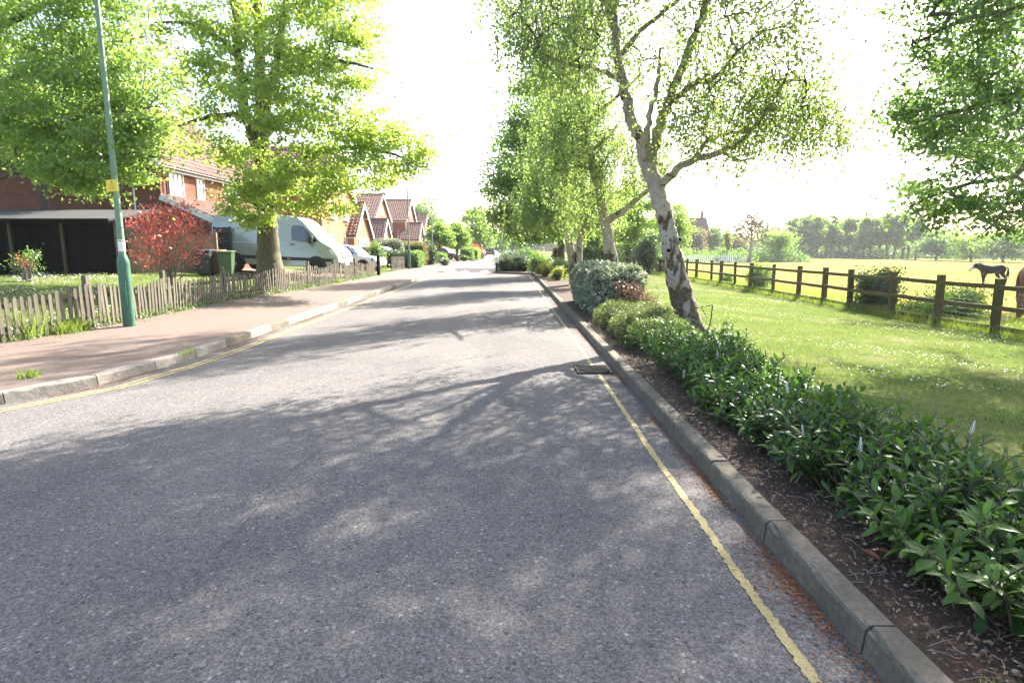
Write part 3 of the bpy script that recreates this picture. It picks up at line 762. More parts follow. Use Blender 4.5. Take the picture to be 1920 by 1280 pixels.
P = litter_points(6000, lambda y: 0.0, 5.0, 30, 0.09, 0.008, 40); P[:, 0] = np.array([interp(XL, v) for v in P[:, 1]]) + 0.02 + P[:, 0]
tag(flat_bits('leaf_litter', P, 0.022, 0.4, 'litter'), 'orange brown leaf litter lying in the gutter of the left kerb')
n = 16000
P = np.stack([rng.uniform(1.55, 2.6, n), 0.8 + 14 * rng.uniform(0, 1, n) ** 1.7, np.full(n, 0.127)], 1); P[:, 2] += rng.uniform(0, 0.012, n)
tag(flat_bits('bed_litter', P, 0.024, 0.3, 'bed_litter', tilt=0.4), 'dead leaves, bark chips and twigs on the soil of the planting bed')
pb = MB()
for k in range(150):
    y = 0.9 + 7 * random.random() ** 1.8; r = random.uniform(0.006, 0.015)
    pb.lathe([(r * .5, -r * .3), (r, 0), (r * .55, r * .45)], (random.uniform(1.56, 1.95), y, 0.122), 6)
tag(pb.build('pebbles', 'pebble'), kind='stuff')
tw = MB()
for k in range(160):
    y = 0.9 + 9 * random.random() ** 1.6; x = random.uniform(1.56, 2.0); a = random.uniform(0, 6.28); L = random.uniform(0.04, 0.14)
    tw.tube([(x, y, 0.128), (x + L * .5 * math.cos(a) + .01, y + L * .5 * math.sin(a), 0.136), (x + L * math.cos(a), y + L * math.sin(a), 0.13)], 0.002, 4)
tag(tw.build('fallen_twigs', 'twig_grey'), kind='stuff')
n = 2500; P = np.stack([rng.uniform(-7.9, -7.3, n), rng.uniform(8.5, 30, n), np.full(n, 0.13)], 1)
flat_bits('fence_foot_litter', P, 0.03, 0.4, 'bed_litter')

# grass, daisies, buttercups
def scatter(n, x0, x1, y0, y1, near=1.0):
    x = rng.uniform(x0, x1, n); y = y0 + (y1 - y0) * rng.uniform(0, 1, n) ** near
    return np.stack([x, y, gz(x, y) + 0.02 * np.where((x > 2) & (x < 11), np.sin(x * 1.7 + y * 0.9) * np.sin(y * 0.6), 0)], 1)
P = scatter(190000, 2.55, 9.9, 2.4, 22, 1.35)
wv_ = np.sin(P[:, 0] * 1.9 + .7) * np.sin(P[:, 1] * 1.3) + .7 * np.sin(P[:, 0] * 3.7 - P[:, 1] * 2.9) + .5 * np.sin(P[:, 0] * 7.1 + P[:, 1] * 5.3)
P = P[rng.uniform(size=len(P)) > np.clip((wv_ - .35) * .75, 0, .85)]
tag(blades('lawn_grass', P, 0.040, 0.0035, 'grass', lean=0.7), kind='stuff')
P = scatter(26000, 9.6, 12.6, 9, 40, 1.3); P2 = scatter(9000, 9.5, 10.1, 9, 40, 1.3)
tag(blades('long_grass', np.concatenate([P, P2]), 0.22, 0.006, 'grass_long', lean=0.35), kind='stuff')
P = scatter(26000, -17, -8.0, 9.0, 24, 1.2)
tag(blades('garden_grass', P, 0.09, 0.006, 'grass', lean=0.6), kind='stuff')
def flowers(name, P, r, mat, z):
    n = len(P); V = []; a = np.linspace(0, 2 * math.pi, 6)[:-1]
    ring = np.stack([np.cos(a), np.sin(a), np.zeros(5)], 1)
    t = rng.normal(size=(n, 1, 3)) * 0.35; t[:, :, 2] = 0
    rr = ring[None] * r * rng.uniform(.7, 1.3, size=(n, 1, 1)); rr[:, :, 2] = (rr * t).sum(2)
    V = (P[:, None, :] + np.array([0, 0, z]) + rr).reshape(-1, 3)
    return tag(npobj(name, V, np.arange(n * 5).reshape(n, 5), mat), kind='stuff')
def patchy(P, k, thr):
    v = np.sin(P[:, 0] * 1.1 * k + 1.3) * np.sin(P[:, 1] * 0.9 * k + 0.4) + 0.6 * np.sin(P[:, 0] * 2.7 * k + P[:, 1] * 1.9 * k) + rng.normal(size=len(P)) * 0.45
    return P[v > thr]
flowers('daisies', patchy(scatter(8000, 3.0, 9.8, 6.5, 24, 1.0), 1, 0.55), 0.011, 'petal', 0.045)
flowers('daisies', patchy(scatter(5000, -17, -8.3, 9.5, 22, 1.0), 1, 0.35), 0.018, 'petal', 0.09)
flowers('buttercups', patchy(scatter(30000, 10.4, 40, 10, 60, 1.3), 0.5, -0.2), 0.020, 'buttercup', 0.16)

# ================================================================== RIGHT: PLANTING
# cherry laurel in the foreground: stems with whorls of leathery leaves
def laurel_leaf(var):
    """leaf along +y, 1 long: five cross rows with a folded midrib and a drooping tip"""
    b = MB(); rows = [(0.0, 0.02), (0.18, 0.135), (0.45, 0.205), (0.72, 0.165), (0.90, 0.075), (1.0, 0.008)]
    vs = []
    for t, wd in rows:
        z = -0.22 * var * t * t
        vs += [(-wd, t, z + wd * 0.28), (0, t, z), (wd, t, z + wd * 0.28)]
    fs = []
    for i in range(len(rows) - 1):
        for k in range(2): fs.append((i * 3 + k, i * 3 + k + 1, i * 3 + k + 4, i * 3 + k + 3))
    b.add(vs, fs); return b
LV = [laurel_leaf(v) for v in (0.4, 0.8, 1.3)]
LA = [(np.array([tuple(p) for p in b.v]), np.array(b.f)) for b in LV]
def laurel(name, label, stems, nobj, seed, spikes=0):
    """stems: function -> list of (base point, tip point)"""
    g = random.Random(seed)
    root = thing(name, (stems[0][0][0], stems[0][0][1], 0.12), label, 'hedge')
    tb = MB(); mats = []
    for a, b in stems:
        a = Vector(a); b = Vector(b); L = (b - a).length
        mid = a.lerp(b, 0.5) + Vector((g.gauss(0, .03), g.gauss(0, .03), 0.02))
        tb.tube([a, mid, b], [0.006, 0.005, 0.003], n=5, cap=False)
        d = (b - a).normalized(); n = int(6 + L * 17); ph = g.uniform(0, 6.28)
        e1 = d.cross(Vector((0.2, 0.9, 0.3))).normalized(); e2 = d.cross(e1)
        for k in range(n):
            t = 0.22 + 0.78 * k / (n - 1); p = (a.lerp(mid, t * 2) if t < .5 else mid.lerp(b, t * 2 - 1))
            ph += 2.4
            out = e1 * math.cos(ph) + e2 * math.sin(ph)
            lift = 0.25 + 0.9 * t ** 3
            y = (out + d * lift + Vector((0, 0, g.uniform(-.25, .15)))).normalized()
            nrm = (Vector((0, 0, 1)) + d * 0.5 - out * 0.3 * t + Vector((g.gauss(0, .3), g.gauss(0, .3), 0))); nrm = (nrm - y * nrm.dot(y)).normalized()
            x = y.cross(nrm)
            s = g.uniform(0.050, 0.112) * (0.75 if t > 0.9 else 1.0)
            m = Matrix((x, y, nrm)).transposed().to_4x4() @ Matrix.Scale(s, 4); m.translation = p + out * 0.006
            mats.append((m, g.randrange(3)))
    tag(tb.build('stem', 'twig', root, smooth=True), kind='stuff')
    mats.sort(key=lambda q: (q[0].translation - Vector((0, 0, CAMH))).length + (2.0 if q[0].translation.z < 0.2 else 0))
    # only leaves inside the picture are worth an object of their own
    def seen(p): 
        v = camo.matrix_basis.inverted() @ p; return v.z < 0 and abs(v.x / -v.z) < 960 / FPX and abs(v.y / -v.z) < 640 / FPX
    single = [q for q in mats if seen(q[0].translation)][:nobj]; ids = {id(q) for q in single}
    lm = [b.mesh('leaf', 'leaf_laurel', smooth=True) for b in LV]
    for m, k in single: inst('leaf', lm[k], root, m)
    VV = []; FF = []; off = 0
    for q in mats:
        if id(q) in ids: continue
        V, F = LA[q[1]]; A = np.array(q[0]); VV.append(V @ A[:3, :3].T + A[:3, 3]); FF.append(F + off); off += len(V)
    if VV: tag(npobj('foliage', np.concatenate(VV), np.concatenate(FF), 'leaf_laurel', root, True), kind='stuff')
    for k in range(spikes):                                    # creamy flower spikes standing above the leaves
        a, b = stems[g.randrange(len(stems))]; b = Vector(b)
        if not seen(b): continue
        sp = MB(); top = b + Vector((g.gauss(0, .01), g.gauss(0, .01), 0.09))
        sp.tube([b, top], [0.002, 0.0012], n=4)
        for j in range(26):
            t = j / 26; p = b.lerp(top, 0.15 + .85 * t) + Vector((math.cos(j * 2.4), math.sin(j * 2.4), 0)) * 0.010 * (1.1 - t)
            sp.lathe([(0.001, -0.003), (0.0038, 0), (0.001, 0.003)], p, 5)
        sp.build('flower_spike', 'petal', root)
    return root
g = random.Random(4); stems = []
for k in range(1450):
    y = 0.9 + 6.3 * g.random(); x = g.uniform(1.93, 2.58)
    hgt = 0.19 + 0.20 * g.random() + 0.04 * math.sin(y * 2.1) - 0.15 * max(0, (2.05 - x) / 0.15) * g.random()
    lx = (x - 2.22) * 0.5 + g.gauss(0, 0.09)
    stems.append(((x, y, 0.11), (x + lx, y + g.gauss(0, 0.10), 0.12 + hgt)))
laurel('laurel_hedge', 'long dark green laurel hedge with glossy leaves filling the bed beside the camera', stems, 300, 21, spikes=14)
stems = []
for k in range(110):
    y = 7.35 + 0.95 * g.random(); x = g.uniform(1.95, 2.95); lx = (x - 2.45) * 0.35
    stems.append(((x, y, 0.11), (x + lx + g.gauss(0, .07), y + g.gauss(0, 0.09), 0.12 + 0.25 + 0.22 * g.random())))
laurel('laurel_shrub', 'small low laurel clump at the foot of the leaning birch', stems, 60, 22)
for p, rz in (((1.76, 2.62, 0.135), 0.4), ((1.86, 2.66, 0.14), 1.2)):
    o = inst('fallen_leaf', LV[0].mesh('fallen_leaf', 'dead_leaf', smooth=True), None, Matrix.Translation(p) @ Matrix.Rotation(rz, 4, 'Z') @ Matrix.Rotation(0.2, 4, 'X') @ Matrix.Scale(0.10, 4))
    tag(o, 'fallen red laurel leaf on the soil, ' + ('nearer the kerb' if rz < 1 else 'nearer the hedge'), 'leaf', 'fallen red leaves')
P = np.stack([rng.normal(1.70, .05, 500), rng.normal(1.70, .05, 500), np.full(500, 0.115)], 1)
tag(blades('moss_tuft', P, 0.05, 0.0015, 'grass_long', lean=0.5), 'small mossy grass tuft on bare soil behind the kerb', 'grass tuft')
b = MB(); b.tube([(2.02, 1.55, .14), (1.92, 1.72, .16), (1.86, 1.85, .15)], [.007, .006, .004], 6)
tag(b.build('stick', 'twig_grey', smooth=True), 'grey dead stick lying on the soil below the laurel', 'stick')
b = MB(); b.tube([(1.80, 3.55, .14), (1.98, 3.68, .30), (2.2, 3.86, .47)], [.006, .005, .003], 6)
tag(b.build('stick', 'twig_grey', smooth=True), 'bare grey stick poking slantwise out of the laurel hedge', 'stick')

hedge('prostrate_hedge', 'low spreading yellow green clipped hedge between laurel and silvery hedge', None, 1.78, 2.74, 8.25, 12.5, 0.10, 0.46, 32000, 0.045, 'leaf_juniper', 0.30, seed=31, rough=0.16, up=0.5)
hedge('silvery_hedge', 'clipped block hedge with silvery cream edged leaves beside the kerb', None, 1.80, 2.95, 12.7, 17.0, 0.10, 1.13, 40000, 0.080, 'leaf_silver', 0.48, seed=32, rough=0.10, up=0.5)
shrub('bronze_shrub', 'straggly reddish bronze shrub growing in front of the silvery hedge', None, (2.65, 12.4, 0.1),
      [((2.48, 12.4, 0.58), (0.28, 0.24, 0.32), 30), ((2.82, 12.35, 0.42), (0.28, 0.26, 0.26), 24)], 2600, 0.05, 'leaf_bronze', 0.45, seed=33, clump=0.10)
# the broken iron stake by the birch
b = MB(); b.tube([(3.30, 9.85, .05), (3.36, 9.82, .45), (3.37, 9.82, .66)], .009, 6); b.tube([(3.10, 9.86, .60), (3.24, 9.83, .63), (3.37, 9.82, .66)], .007, 6); b.tube([(3.30, 9.84, .44), (3.20, 9.86, .62)], .006, 6)
tag(b.build('bent_stake', 'dark_iron', smooth=True), 'bent thin iron stake at the foot of the leaning birch', 'stake')

# ---- birches
def pp(L, Y, r=None):
    return [at(x, y, Y if not isinstance(Y, (list, tuple)) else Y[i]) for i, (x, y) in enumerate(L)]
def pr_(W, Y): return [w_ / 2 * (Y if not isinstance(Y, (list, tuple)) else Y[i]) / 1125 for i, w_ in enumerate(W)]
def blob(px, py, Y, rx, ry, n, ryd=None):
    """ellipsoid crown lobe from a patch of the picture at distance Y; depth about its width"""
    c = at(px, py, Y); k = Y / 1140
    return (tuple(c), (rx * k, (ryd if ryd else max(rx, ry) * k * 0.8), ry * k), n)
YB = 10.4
bb = gnd(1292, 622, 0.05); bb = Vector((bb.x, YB - 0.1, 0.02))
limbs = [
    ([bb + Vector((0.06, 0, -0.15))] + pp([(1290, 605), (1277, 545), (1262, 480), (1247, 410), (1232, 360), (1216, 305), (1196, 250), (1172, 180), (1155, 90), (1150, 0), (1138, -130), (1120, -300)], [YB - .1] + [YB] * 7 + [10.5, 10.6, 10.7, 10.9, 11.2]),
     pr_([52, 47, 42, 34, 31, 29, 28, 21, 18, 16, 14, 10, 5], YB)),
    (pp([(1222, 320), (1228, 280), (1245, 215), (1270, 150), (1305, 60), (1335, -20), (1380, -150)], [YB, 10.4, 10.3, 10.2, 10, 9.9, 9.8]), pr_([19, 19, 17, 15, 12, 10, 6], YB)),
    (pp([(1238, 350), (1262, 325), (1300, 300), (1352, 285), (1400, 255), (1432, 215), (1462, 165)], [YB, 10.3, 10.1, 9.9, 9.7, 9.6, 9.5]), pr_([18, 14, 12, 10, 8, 6, 4], YB)),
    (pp([(1300, 300), (1330, 262), (1390, 245), (1450, 232), (1500, 225)], [10.1, 10.2, 10.3, 10.4, 10.5]), pr_([9, 8, 7, 5, 3], YB)),
    (pp([(1352, 285), (1390, 300), (1430, 290)], 9.9), pr_([6, 4, 2], YB)),
    (pp([(1208, 300), (1215, 230), (1232, 160), (1238, 90)], [10.3, 10.1, 10.0, 9.9]), pr_([12, 10, 8, 4], YB)),
    (pp([(1262, 190), (1300, 160), (1345, 140), (1390, 90)], [10.2, 10.0, 9.8, 9.6]), pr_([12, 10, 8, 4], YB)),
    (pp([(1158, 110), (1200, 60), (1260, 10), (1320, -30)], [10.6, 10.8, 11, 11.2]), pr_([12, 9, 7, 4], YB)),
    (pp([(1162, 150), (1120, 130), (1060, 120), (1000, 90)], [10.4, 10.0, 9.6, 9.2]), pr_([10, 8, 6, 3], YB)),
    (pp([(1152, 40), (1110, -40), (1050, -90), (980, -120)], [10.6, 10.2, 9.6, 9.2]), pr_([14, 10, 7, 3], YB)),
    (pp([(1335, -20), (1420, -60), (1480, -120)], [9.9, 9.6, 9.2]), pr_([12, 8, 4], YB)),
]
blobs = [blob(1390, 180, 9.7, 130, 80, 44), blob(1490, 205, 9.6, 105, 55, 34), blob(1420, 90, 9.5, 130, 95, 46), blob(1300, 130, 9.8, 90, 110, 40),
         blob(1215, 60, 11.3, 110, 110, 30), blob(1060, 60, 9.3, 95, 90, 48), blob(1010, 20, 9.2, 60, 50, 22), blob(1440, -60, 9.2, 150, 110, 56),
         blob(1250, -140, 10.2, 220, 130, 90), blob(1070, -120, 9.4, 160, 120, 60), blob(1180, -330, 10.8, 190, 120, 60), blob(1350, -290, 9.5, 150, 110, 44), blob(1330, 235, 9.9, 90, 45, 18),
         ((4.2, 10.6, 8.0), (2.4, 1.7, 1.0), 130), ((1.8, 10.4, 8.4), (2.2, 1.6, 1.0), 110), ((6.4, 10.8, 7.8), (1.9, 1.5, 1.0), 80), ((2.6, 8.7, 8.0), (2.4, 1.1, .9), 60), ((5.4, 8.9, 7.8), (2.0, 1.1, .8), 50), blob(1545, 205, 9.5, 55, 45, 18), blob(1450, 150, 9.4, 80, 50, 20)]
birch = make_tree('birch_tree', 'tall leaning silver birch with forked white trunk beside the kerb bed', 'birches along the right verge', bb, limbs, blobs, 76000, 0.053, 'leaf_birch', 'birch_bark', seed=41, style='birch', lw=0.72, sides=18, lump=0.10, clump=0.22, twigscale=0.9, tstep=0.09)
# two sawn-off branch stubs with pale callus rings
for (x, y, rr) in ((1274, 450, .055), (1254, 470, .065)):
    c = at(x, y, YB - 0.15); d = Vector((c.x * -0.02 + (0.10 if x > 1260 else -0.10), -0.30, 0.06)).normalized()
    m = Matrix.Translation(c) @ d.to_track_quat('Z', 'Y').to_matrix().to_4x4()
    b = MB(); b.lathe([(rr, -.10), (rr * 1.05, -.02), (rr * .9, .03), (rr * .55, .035), (rr * .5, -.01)], (0, 0, 0), 12)
    b.v = [m @ v for v in b.v]; st = b.build('branch_scar', 'birch_bark', birch, smooth=True)
    b = MB(); b.lathe([(rr * .5, -.005), (rr * .5, .012)], (0, 0, 0), 10); b.v = [m @ v for v in b.v]; b.build('hollow_shade', 'shade_black', st)  # solid black disc in the scar, the shade of a hollow put into its colour
# second birch
Y2 = 17.0; b2 = Vector((at(1152, 540, Y2).x, Y2, 0.05))
limbs = [([b2 + Vector((0, 0, -.1))] + pp([(1149, 505), (1143, 460), (1134, 412), (1120, 350), (1104, 280), (1090, 225), (1083, 140), (1078, 40), (1070, -80)], Y2), pr_([30, 26, 22, 19, 16, 14, 13, 10, 8, 4], Y2)),
         (pp([(1136, 418), (1165, 398), (1195, 372), (1225, 345), (1262, 300)], [17, 16.8, 16.6, 16.4, 16.2]), pr_([14, 12, 10, 8, 4], Y2)),
         (pp([(1094, 236), (1125, 205), (1160, 180), (1200, 140)], [17, 16.8, 16.4, 16]), pr_([9, 7, 6, 3], Y2)),
         (pp([(1104, 285), (1135, 262), (1160, 230)], [17, 17.2, 17.5]), pr_([7, 5, 3], Y2)),
         (pp([(1086, 180), (1055, 150), (1020, 120)], [17, 16.6, 16.2]), pr_([8, 6, 3], Y2)),
         (pp([(1112, 320), (1080, 310), (1050, 330)], [17, 16.6, 16.2]), pr_([6, 4, 3], Y2))]
blobs = [blob(1075, 150, Y2, 60, 120, 70), blob(1050, 250, 16.5, 55, 80, 50), blob(1120, 230, Y2, 65, 90, 50), blob(1165, 290, 16.5, 60, 70, 44), blob(1080, 20, Y2, 90, 90, 60), blob(1100, 360, 17.2, 70, 50, 36), blob(1070, -120, Y2, 110, 90, 50), ((0.7, 16.8, 8.6), (1.7, 1.6, 1.0), 60), blob(1230, 300, 16.2, 45, 40, 18)]
make_tree('birch_tree', 'slim white birch with a low right hand fork behind the silvery hedge', 'birches along the right verge', b2, limbs, blobs, 52000, 0.060, 'leaf_birch', 'birch_bark', seed=42, style='birch', lw=0.7, sides=14, lump=0.05)
# third birch: two stems
Y3 = 24.0; b3 = Vector((at(1077, 530, Y3).x, Y3, 0.05))
limbs = [([b3 + Vector((0, 0, -.1))] + pp([(1074, 500), (1068, 460), (1062, 435), (1053, 405), (1046, 370), (1042, 320), (1046, 250)], Y3), pr_([20, 16, 15, 13, 11, 9, 7, 4], Y3)),
         (pp([(1078, 530), (1083, 490), (1087, 460), (1095, 430), (1096, 400), (1092, 360), (1090, 300)], Y3), pr_([18, 14, 13, 12, 9, 7, 4], Y3)),
         (pp([(1096, 432), (1110, 424), (1130, 420)], [24, 23.7, 23.2]), pr_([9, 7, 4], Y3)),
         (pp([(1064, 447), (1076, 437), (1078, 415)], 24), pr_([7, 6, 3], Y3))]
blobs = [blob(1040, 350, Y3, 60, 50, 55), blob(1085, 340, Y3, 60, 60, 55), blob(1030, 270, Y3, 60, 70, 55), blob(1080, 250, Y3, 60, 60, 45), blob(1000, 385, 23.5, 50, 38, 40), blob(1050, 180, Y3, 60, 60, 45), blob(1120, 390, 23.5, 40, 35, 25)]
make_tree('birch_tree', 'twin stemmed birch with curving pale stems farther along the verge', 'birches along the right verge', b3, limbs, blobs, 48000, 0.075, 'leaf_birch', 'birch_bark', seed=43, style='birch', lw=0.7, sides=10)
# broad lime behind the birches
Y4 = 33.0; b4 = Vector((at(1053, 515, Y4).x, Y4, 0.05))
limbs = [([b4] + pp([(1053, 480), (1052, 430), (1050, 370), (1048, 300), (1045, 220)], Y4), pr_([17, 13, 12, 10, 8, 4], Y4)),
         (pp([(1052, 420), (1010, 385), (960, 360)], [33, 32.5, 32]), pr_([8, 6, 3], Y4)), (pp([(1050, 360), (1000, 310), (960, 270)], [33, 32, 31]), pr_([8, 6, 3], Y4)), (pp([(1050, 380), (1090, 340), (1120, 300)], [33, 33.5, 34]), pr_([8, 6, 3], Y4))]
blobs = [blob(985, 290, Y4, 65, 55, 70), blob(970, 370, 32, 62, 55, 80), blob(1010, 425, 31.5, 60, 38, 60), blob(1000, 210, Y4, 55, 60, 55), blob(1060, 250, 34, 70, 90, 60), blob(1060, 400, 34, 70, 55, 50), blob(950, 330, 31, 32, 30, 24), blob(1030, 130, Y4, 50, 50, 36), blob(955, 415, 32.5, 34, 26, 22)]
make_tree('lime_tree', 'broad bright green tree with brown trunk beyond the birches, right of the road', None, b4, limbs, blobs, 56000, 0.13, 'leaf_street', 'bark', seed=44, clump=0.42)
# overhanging tree at the right edge: its trunk stands out of the picture
bR = Vector((11.8, 10.2, -0.2))
limbs = [([bR, bR + Vector((-.1, .1, 1.5)), bR + Vector((-.3, .1, 3.2)), bR + Vector((-.5, 0.3, 5.5)), bR + Vector((-.4, 0.5, 8.5))], [.26, .21, .18, .13, .05]),
         ([bR + Vector((-.2, .1, 2.4)), at(1990, 300, 9.6), at(1900, 330, 9.2), at(1820, 345, 9.0), at(1740, 372, 8.9), at(1690, 395, 8.8)], [.09, .06, .04, .03, .018, .008]),
         ([bR + Vector((-.3, .1, 3.2)), at(2000, 180, 9.4), at(1900, 190, 9.0), at(1810, 205, 8.8), at(1720, 230, 8.7)], [.09, .06, .045, .03, .01]),
         ([bR + Vector((-.4, .2, 4.4)), at(2000, 20, 9.4), at(1900, 20, 9.0), at(1800, 40, 8.6), at(1740, 70, 8.5)], [.09, .06, .045, .03, .01]),
         ([at(1900, 330, 9.2), at(1880, 400, 9.0), at(1840, 440, 8.9)], [.03, .02, .008]),
         ([bR + Vector((-.4, .3, 5.2)), bR + Vector((0, 2.5, 6.0)), bR + Vector((.6, 4.8, 6.6))], [.09, .06, .02]),
         ([bR + Vector((-.4, .3, 5.0)), bR + Vector((1.5, -1.5, 6.0)), bR + Vector((2.5, -3.5, 6.4))], [.09, .06, .02]),
         ([bR + Vector((-.3, .1, 3.6)), bR + Vector((-1.4, .6, 5.6)), bR + Vector((-2.8, 1.6, 7.2)), bR + Vector((-4.4, 1.4, 8.3))], [.09, .06, .04, .02])]
blobs = [blob(1790, 70, 8.7, 85, 90, 36), blob(1890, 90, 9.0, 80, 130, 46), blob(1760, 225, 8.8, 95, 55, 24), blob(1870, 250, 9.0, 80, 90, 34), blob(1800, 350, 8.9, 120, 45, 26), blob(1890, 395, 9.0, 60, 55, 20), blob(1810, 400, 8.9, 100, 32, 20), blob(1720, 175, 8.7, 50, 50, 12), blob(1850, -80, 8.8, 140, 90, 60),
         ((11.5, 10.5, 8.0), (2.6, 2.6, 2.0), 50), ((12.2, 13.4, 6.2), (2.6, 2.4, 1.9), 90), ((8.2, 10.4, 8.2), (1.8, 1.6, 1.0), 80), ((13.5, 7.5, 6.0), (2.4, 2.4, 1.8), 50), ((9.8, 14.0, 7.6), (1.8, 1.8, 1.2), 70), ((7.0, 9.4, 8.2), (1.5, 1.4, .9), 60)]
make_tree('overhanging_tree', 'dark leafed tree whose branches hang in from the upper right edge', None, bR, limbs, blobs, 44000, 0.062, 'leaf_right', 'bark', seed=45, clump=0.17, lw=0.8)
bQ = Vector((21.0, 22.6, gzf(21.0)))
make_tree('field_tree', 'second leafy tree behind the overhanging branches at the right edge', None, bQ, [([bQ, bQ + Vector((-.1, 0, 2)), bQ + Vector((-.3, 0, 5)), bQ + Vector((-.3, .2, 9))], [.28, .22, .15, .05]), ([bQ + Vector((-.2, 0, 3)), bQ + Vector((-3.0, -.8, 4.8)), bQ + Vector((-6.2, -2.0, 5.4))], [.10, .07, .02]), ([bQ + Vector((-.3, 0, 4)), bQ + Vector((-2.2, .8, 6.0)), bQ + Vector((-4.4, 1.2, 7.4))], [.10, .07, .02])],
          [((16.2, 21.2, 6.2), (2.4, 2.2, 1.9), 90), ((17.6, 23.2, 7.4), (2.6, 2.6, 2.0), 80), ((14.7, 20.6, 5.2), (1.3, 1.4, 0.9), 34), ((18.0, 20.5, 5.0), (2.2, 2.0, 1.4), 50), ((17.0, 22.0, 9.4), (2.4, 2.4, 1.6), 60)], 19000, 0.10, 'leaf_right', 'bark', seed=46, clump=0.28, lw=0.8)

# ---- shrubs on the verge towards the pinch point
def pix_shrub(name, label, px, py_top, py_bot, wpx, Y, n, ls, mat, seed, core=None, clumps=26, lw=0.5, group=None, cat='shrub', clump=None):
    c = at(px, (py_top + py_bot) / 2, Y); k = Y / 1125; h = (py_bot - py_top) * k / 2; wx = wpx * k / 2
    zg = 0.12 if -8 < c.x < 3 else gzf(c.x)
    top = c.z + h; zc = (top + zg) / 2; rz = (top - zg) / 2
    return shrub(name, label, group, (c.x, Y, zg - 0.01), [((c.x, Y, zc), (wx, wx * 0.9, rz), clumps)], n, ls, mat, lw, seed=seed, core=core, clump=clump or min(wx, rz) * 0.28, cat=cat)
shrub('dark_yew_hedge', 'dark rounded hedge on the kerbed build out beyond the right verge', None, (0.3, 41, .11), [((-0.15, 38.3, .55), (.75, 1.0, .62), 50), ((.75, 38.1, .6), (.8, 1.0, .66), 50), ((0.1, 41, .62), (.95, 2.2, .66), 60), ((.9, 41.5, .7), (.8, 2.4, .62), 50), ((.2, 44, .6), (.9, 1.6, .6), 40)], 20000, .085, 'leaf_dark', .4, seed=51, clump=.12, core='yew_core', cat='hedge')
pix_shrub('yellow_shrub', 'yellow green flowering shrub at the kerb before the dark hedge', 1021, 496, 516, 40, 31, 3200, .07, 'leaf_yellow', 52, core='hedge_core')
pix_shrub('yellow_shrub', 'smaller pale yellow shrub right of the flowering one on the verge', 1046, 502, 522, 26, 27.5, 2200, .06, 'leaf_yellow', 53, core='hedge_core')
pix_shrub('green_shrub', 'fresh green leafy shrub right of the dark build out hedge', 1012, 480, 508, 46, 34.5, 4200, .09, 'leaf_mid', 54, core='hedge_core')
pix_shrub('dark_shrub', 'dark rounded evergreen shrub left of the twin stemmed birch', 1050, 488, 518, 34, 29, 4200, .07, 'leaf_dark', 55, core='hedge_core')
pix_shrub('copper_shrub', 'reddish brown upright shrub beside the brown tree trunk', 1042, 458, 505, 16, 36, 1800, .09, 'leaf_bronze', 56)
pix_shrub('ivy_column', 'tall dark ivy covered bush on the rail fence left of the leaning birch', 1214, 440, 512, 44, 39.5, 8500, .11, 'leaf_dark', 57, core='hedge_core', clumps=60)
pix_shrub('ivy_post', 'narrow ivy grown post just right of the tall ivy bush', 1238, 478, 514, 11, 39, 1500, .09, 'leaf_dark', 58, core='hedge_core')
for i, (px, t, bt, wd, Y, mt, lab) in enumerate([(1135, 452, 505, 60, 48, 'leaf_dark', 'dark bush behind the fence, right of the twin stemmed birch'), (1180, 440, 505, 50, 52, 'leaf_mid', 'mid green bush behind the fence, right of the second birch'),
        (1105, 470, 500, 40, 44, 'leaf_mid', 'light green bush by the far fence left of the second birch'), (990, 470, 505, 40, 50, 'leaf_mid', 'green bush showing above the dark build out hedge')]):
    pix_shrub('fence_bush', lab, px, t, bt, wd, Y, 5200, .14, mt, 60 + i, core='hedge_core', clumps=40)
for i, (px, py, Y, rx, ry, lab) in enumerate([(1190, 400, 46, 60, 46, 'bright green young tree behind the second birch by the fence'), (1262, 420, 55, 34, 40, 'pale green tree showing right of the leaning birch trunk'), (1130, 410, 44, 45, 45, 'bright green tree filling the gap between the second and third birch')]):
    c = at(px, 505, Y); base = Vector((c.x, Y, gzf(c.x))); t = at(px, py, Y)
    make_tree('young_tree', lab, 'young trees by the far fence', base, [([base, base.lerp(t, .5), t], [.14, .10, .05])], [blob(px, py, Y, rx, ry, 60), blob(px - rx * .3, py + ry * .5, Y, rx * .8, ry * .7, 30)], 15000, 0.15, 'leaf_street', 'bark', seed=70 + i, clump=0.4)
# ---- rail fence
fence = thing('rail_fence', (9.8, 20, -0.15), 'brown timber post and rail fence between lawn and buttercup field', 'fence')
def fx(y): return 9.8 + 0.03 * math.sin(y * 0.7)
pm = []
for wd in (0.13, 0.10):
    b = MB(); b.box((0, 0, 0.62), (wd, wd * .85, 1.34)); b.v = [v + Vector((random.uniform(-.006, .006), random.uniform(-.006, .006), 0)) for v in b.v]; pm.append(b.mesh('post', 'rail_wood'))
yp = [9.9, 11.9, 13.5, 15.1, 17.0, 18.5, 20.2, 22.1, 24.2, 25.8, 27.7, 29.0, 31.3, 32.9, 34.6, 36.3]
while yp[-1] < 92: yp.append(yp[-1] + 1.8)
for i, y in enumerate(yp):
    m = Matrix.Translation((fx(y), y, gzf(fx(y)) - 0.15)) @ Euler((random.gauss(0, .02), random.gauss(0.0, .02), random.gauss(0, .08))).to_matrix().to_4x4()
    inst('post', pm[0 if i % 2 == 0 or y < 20 else 1], fence, m)
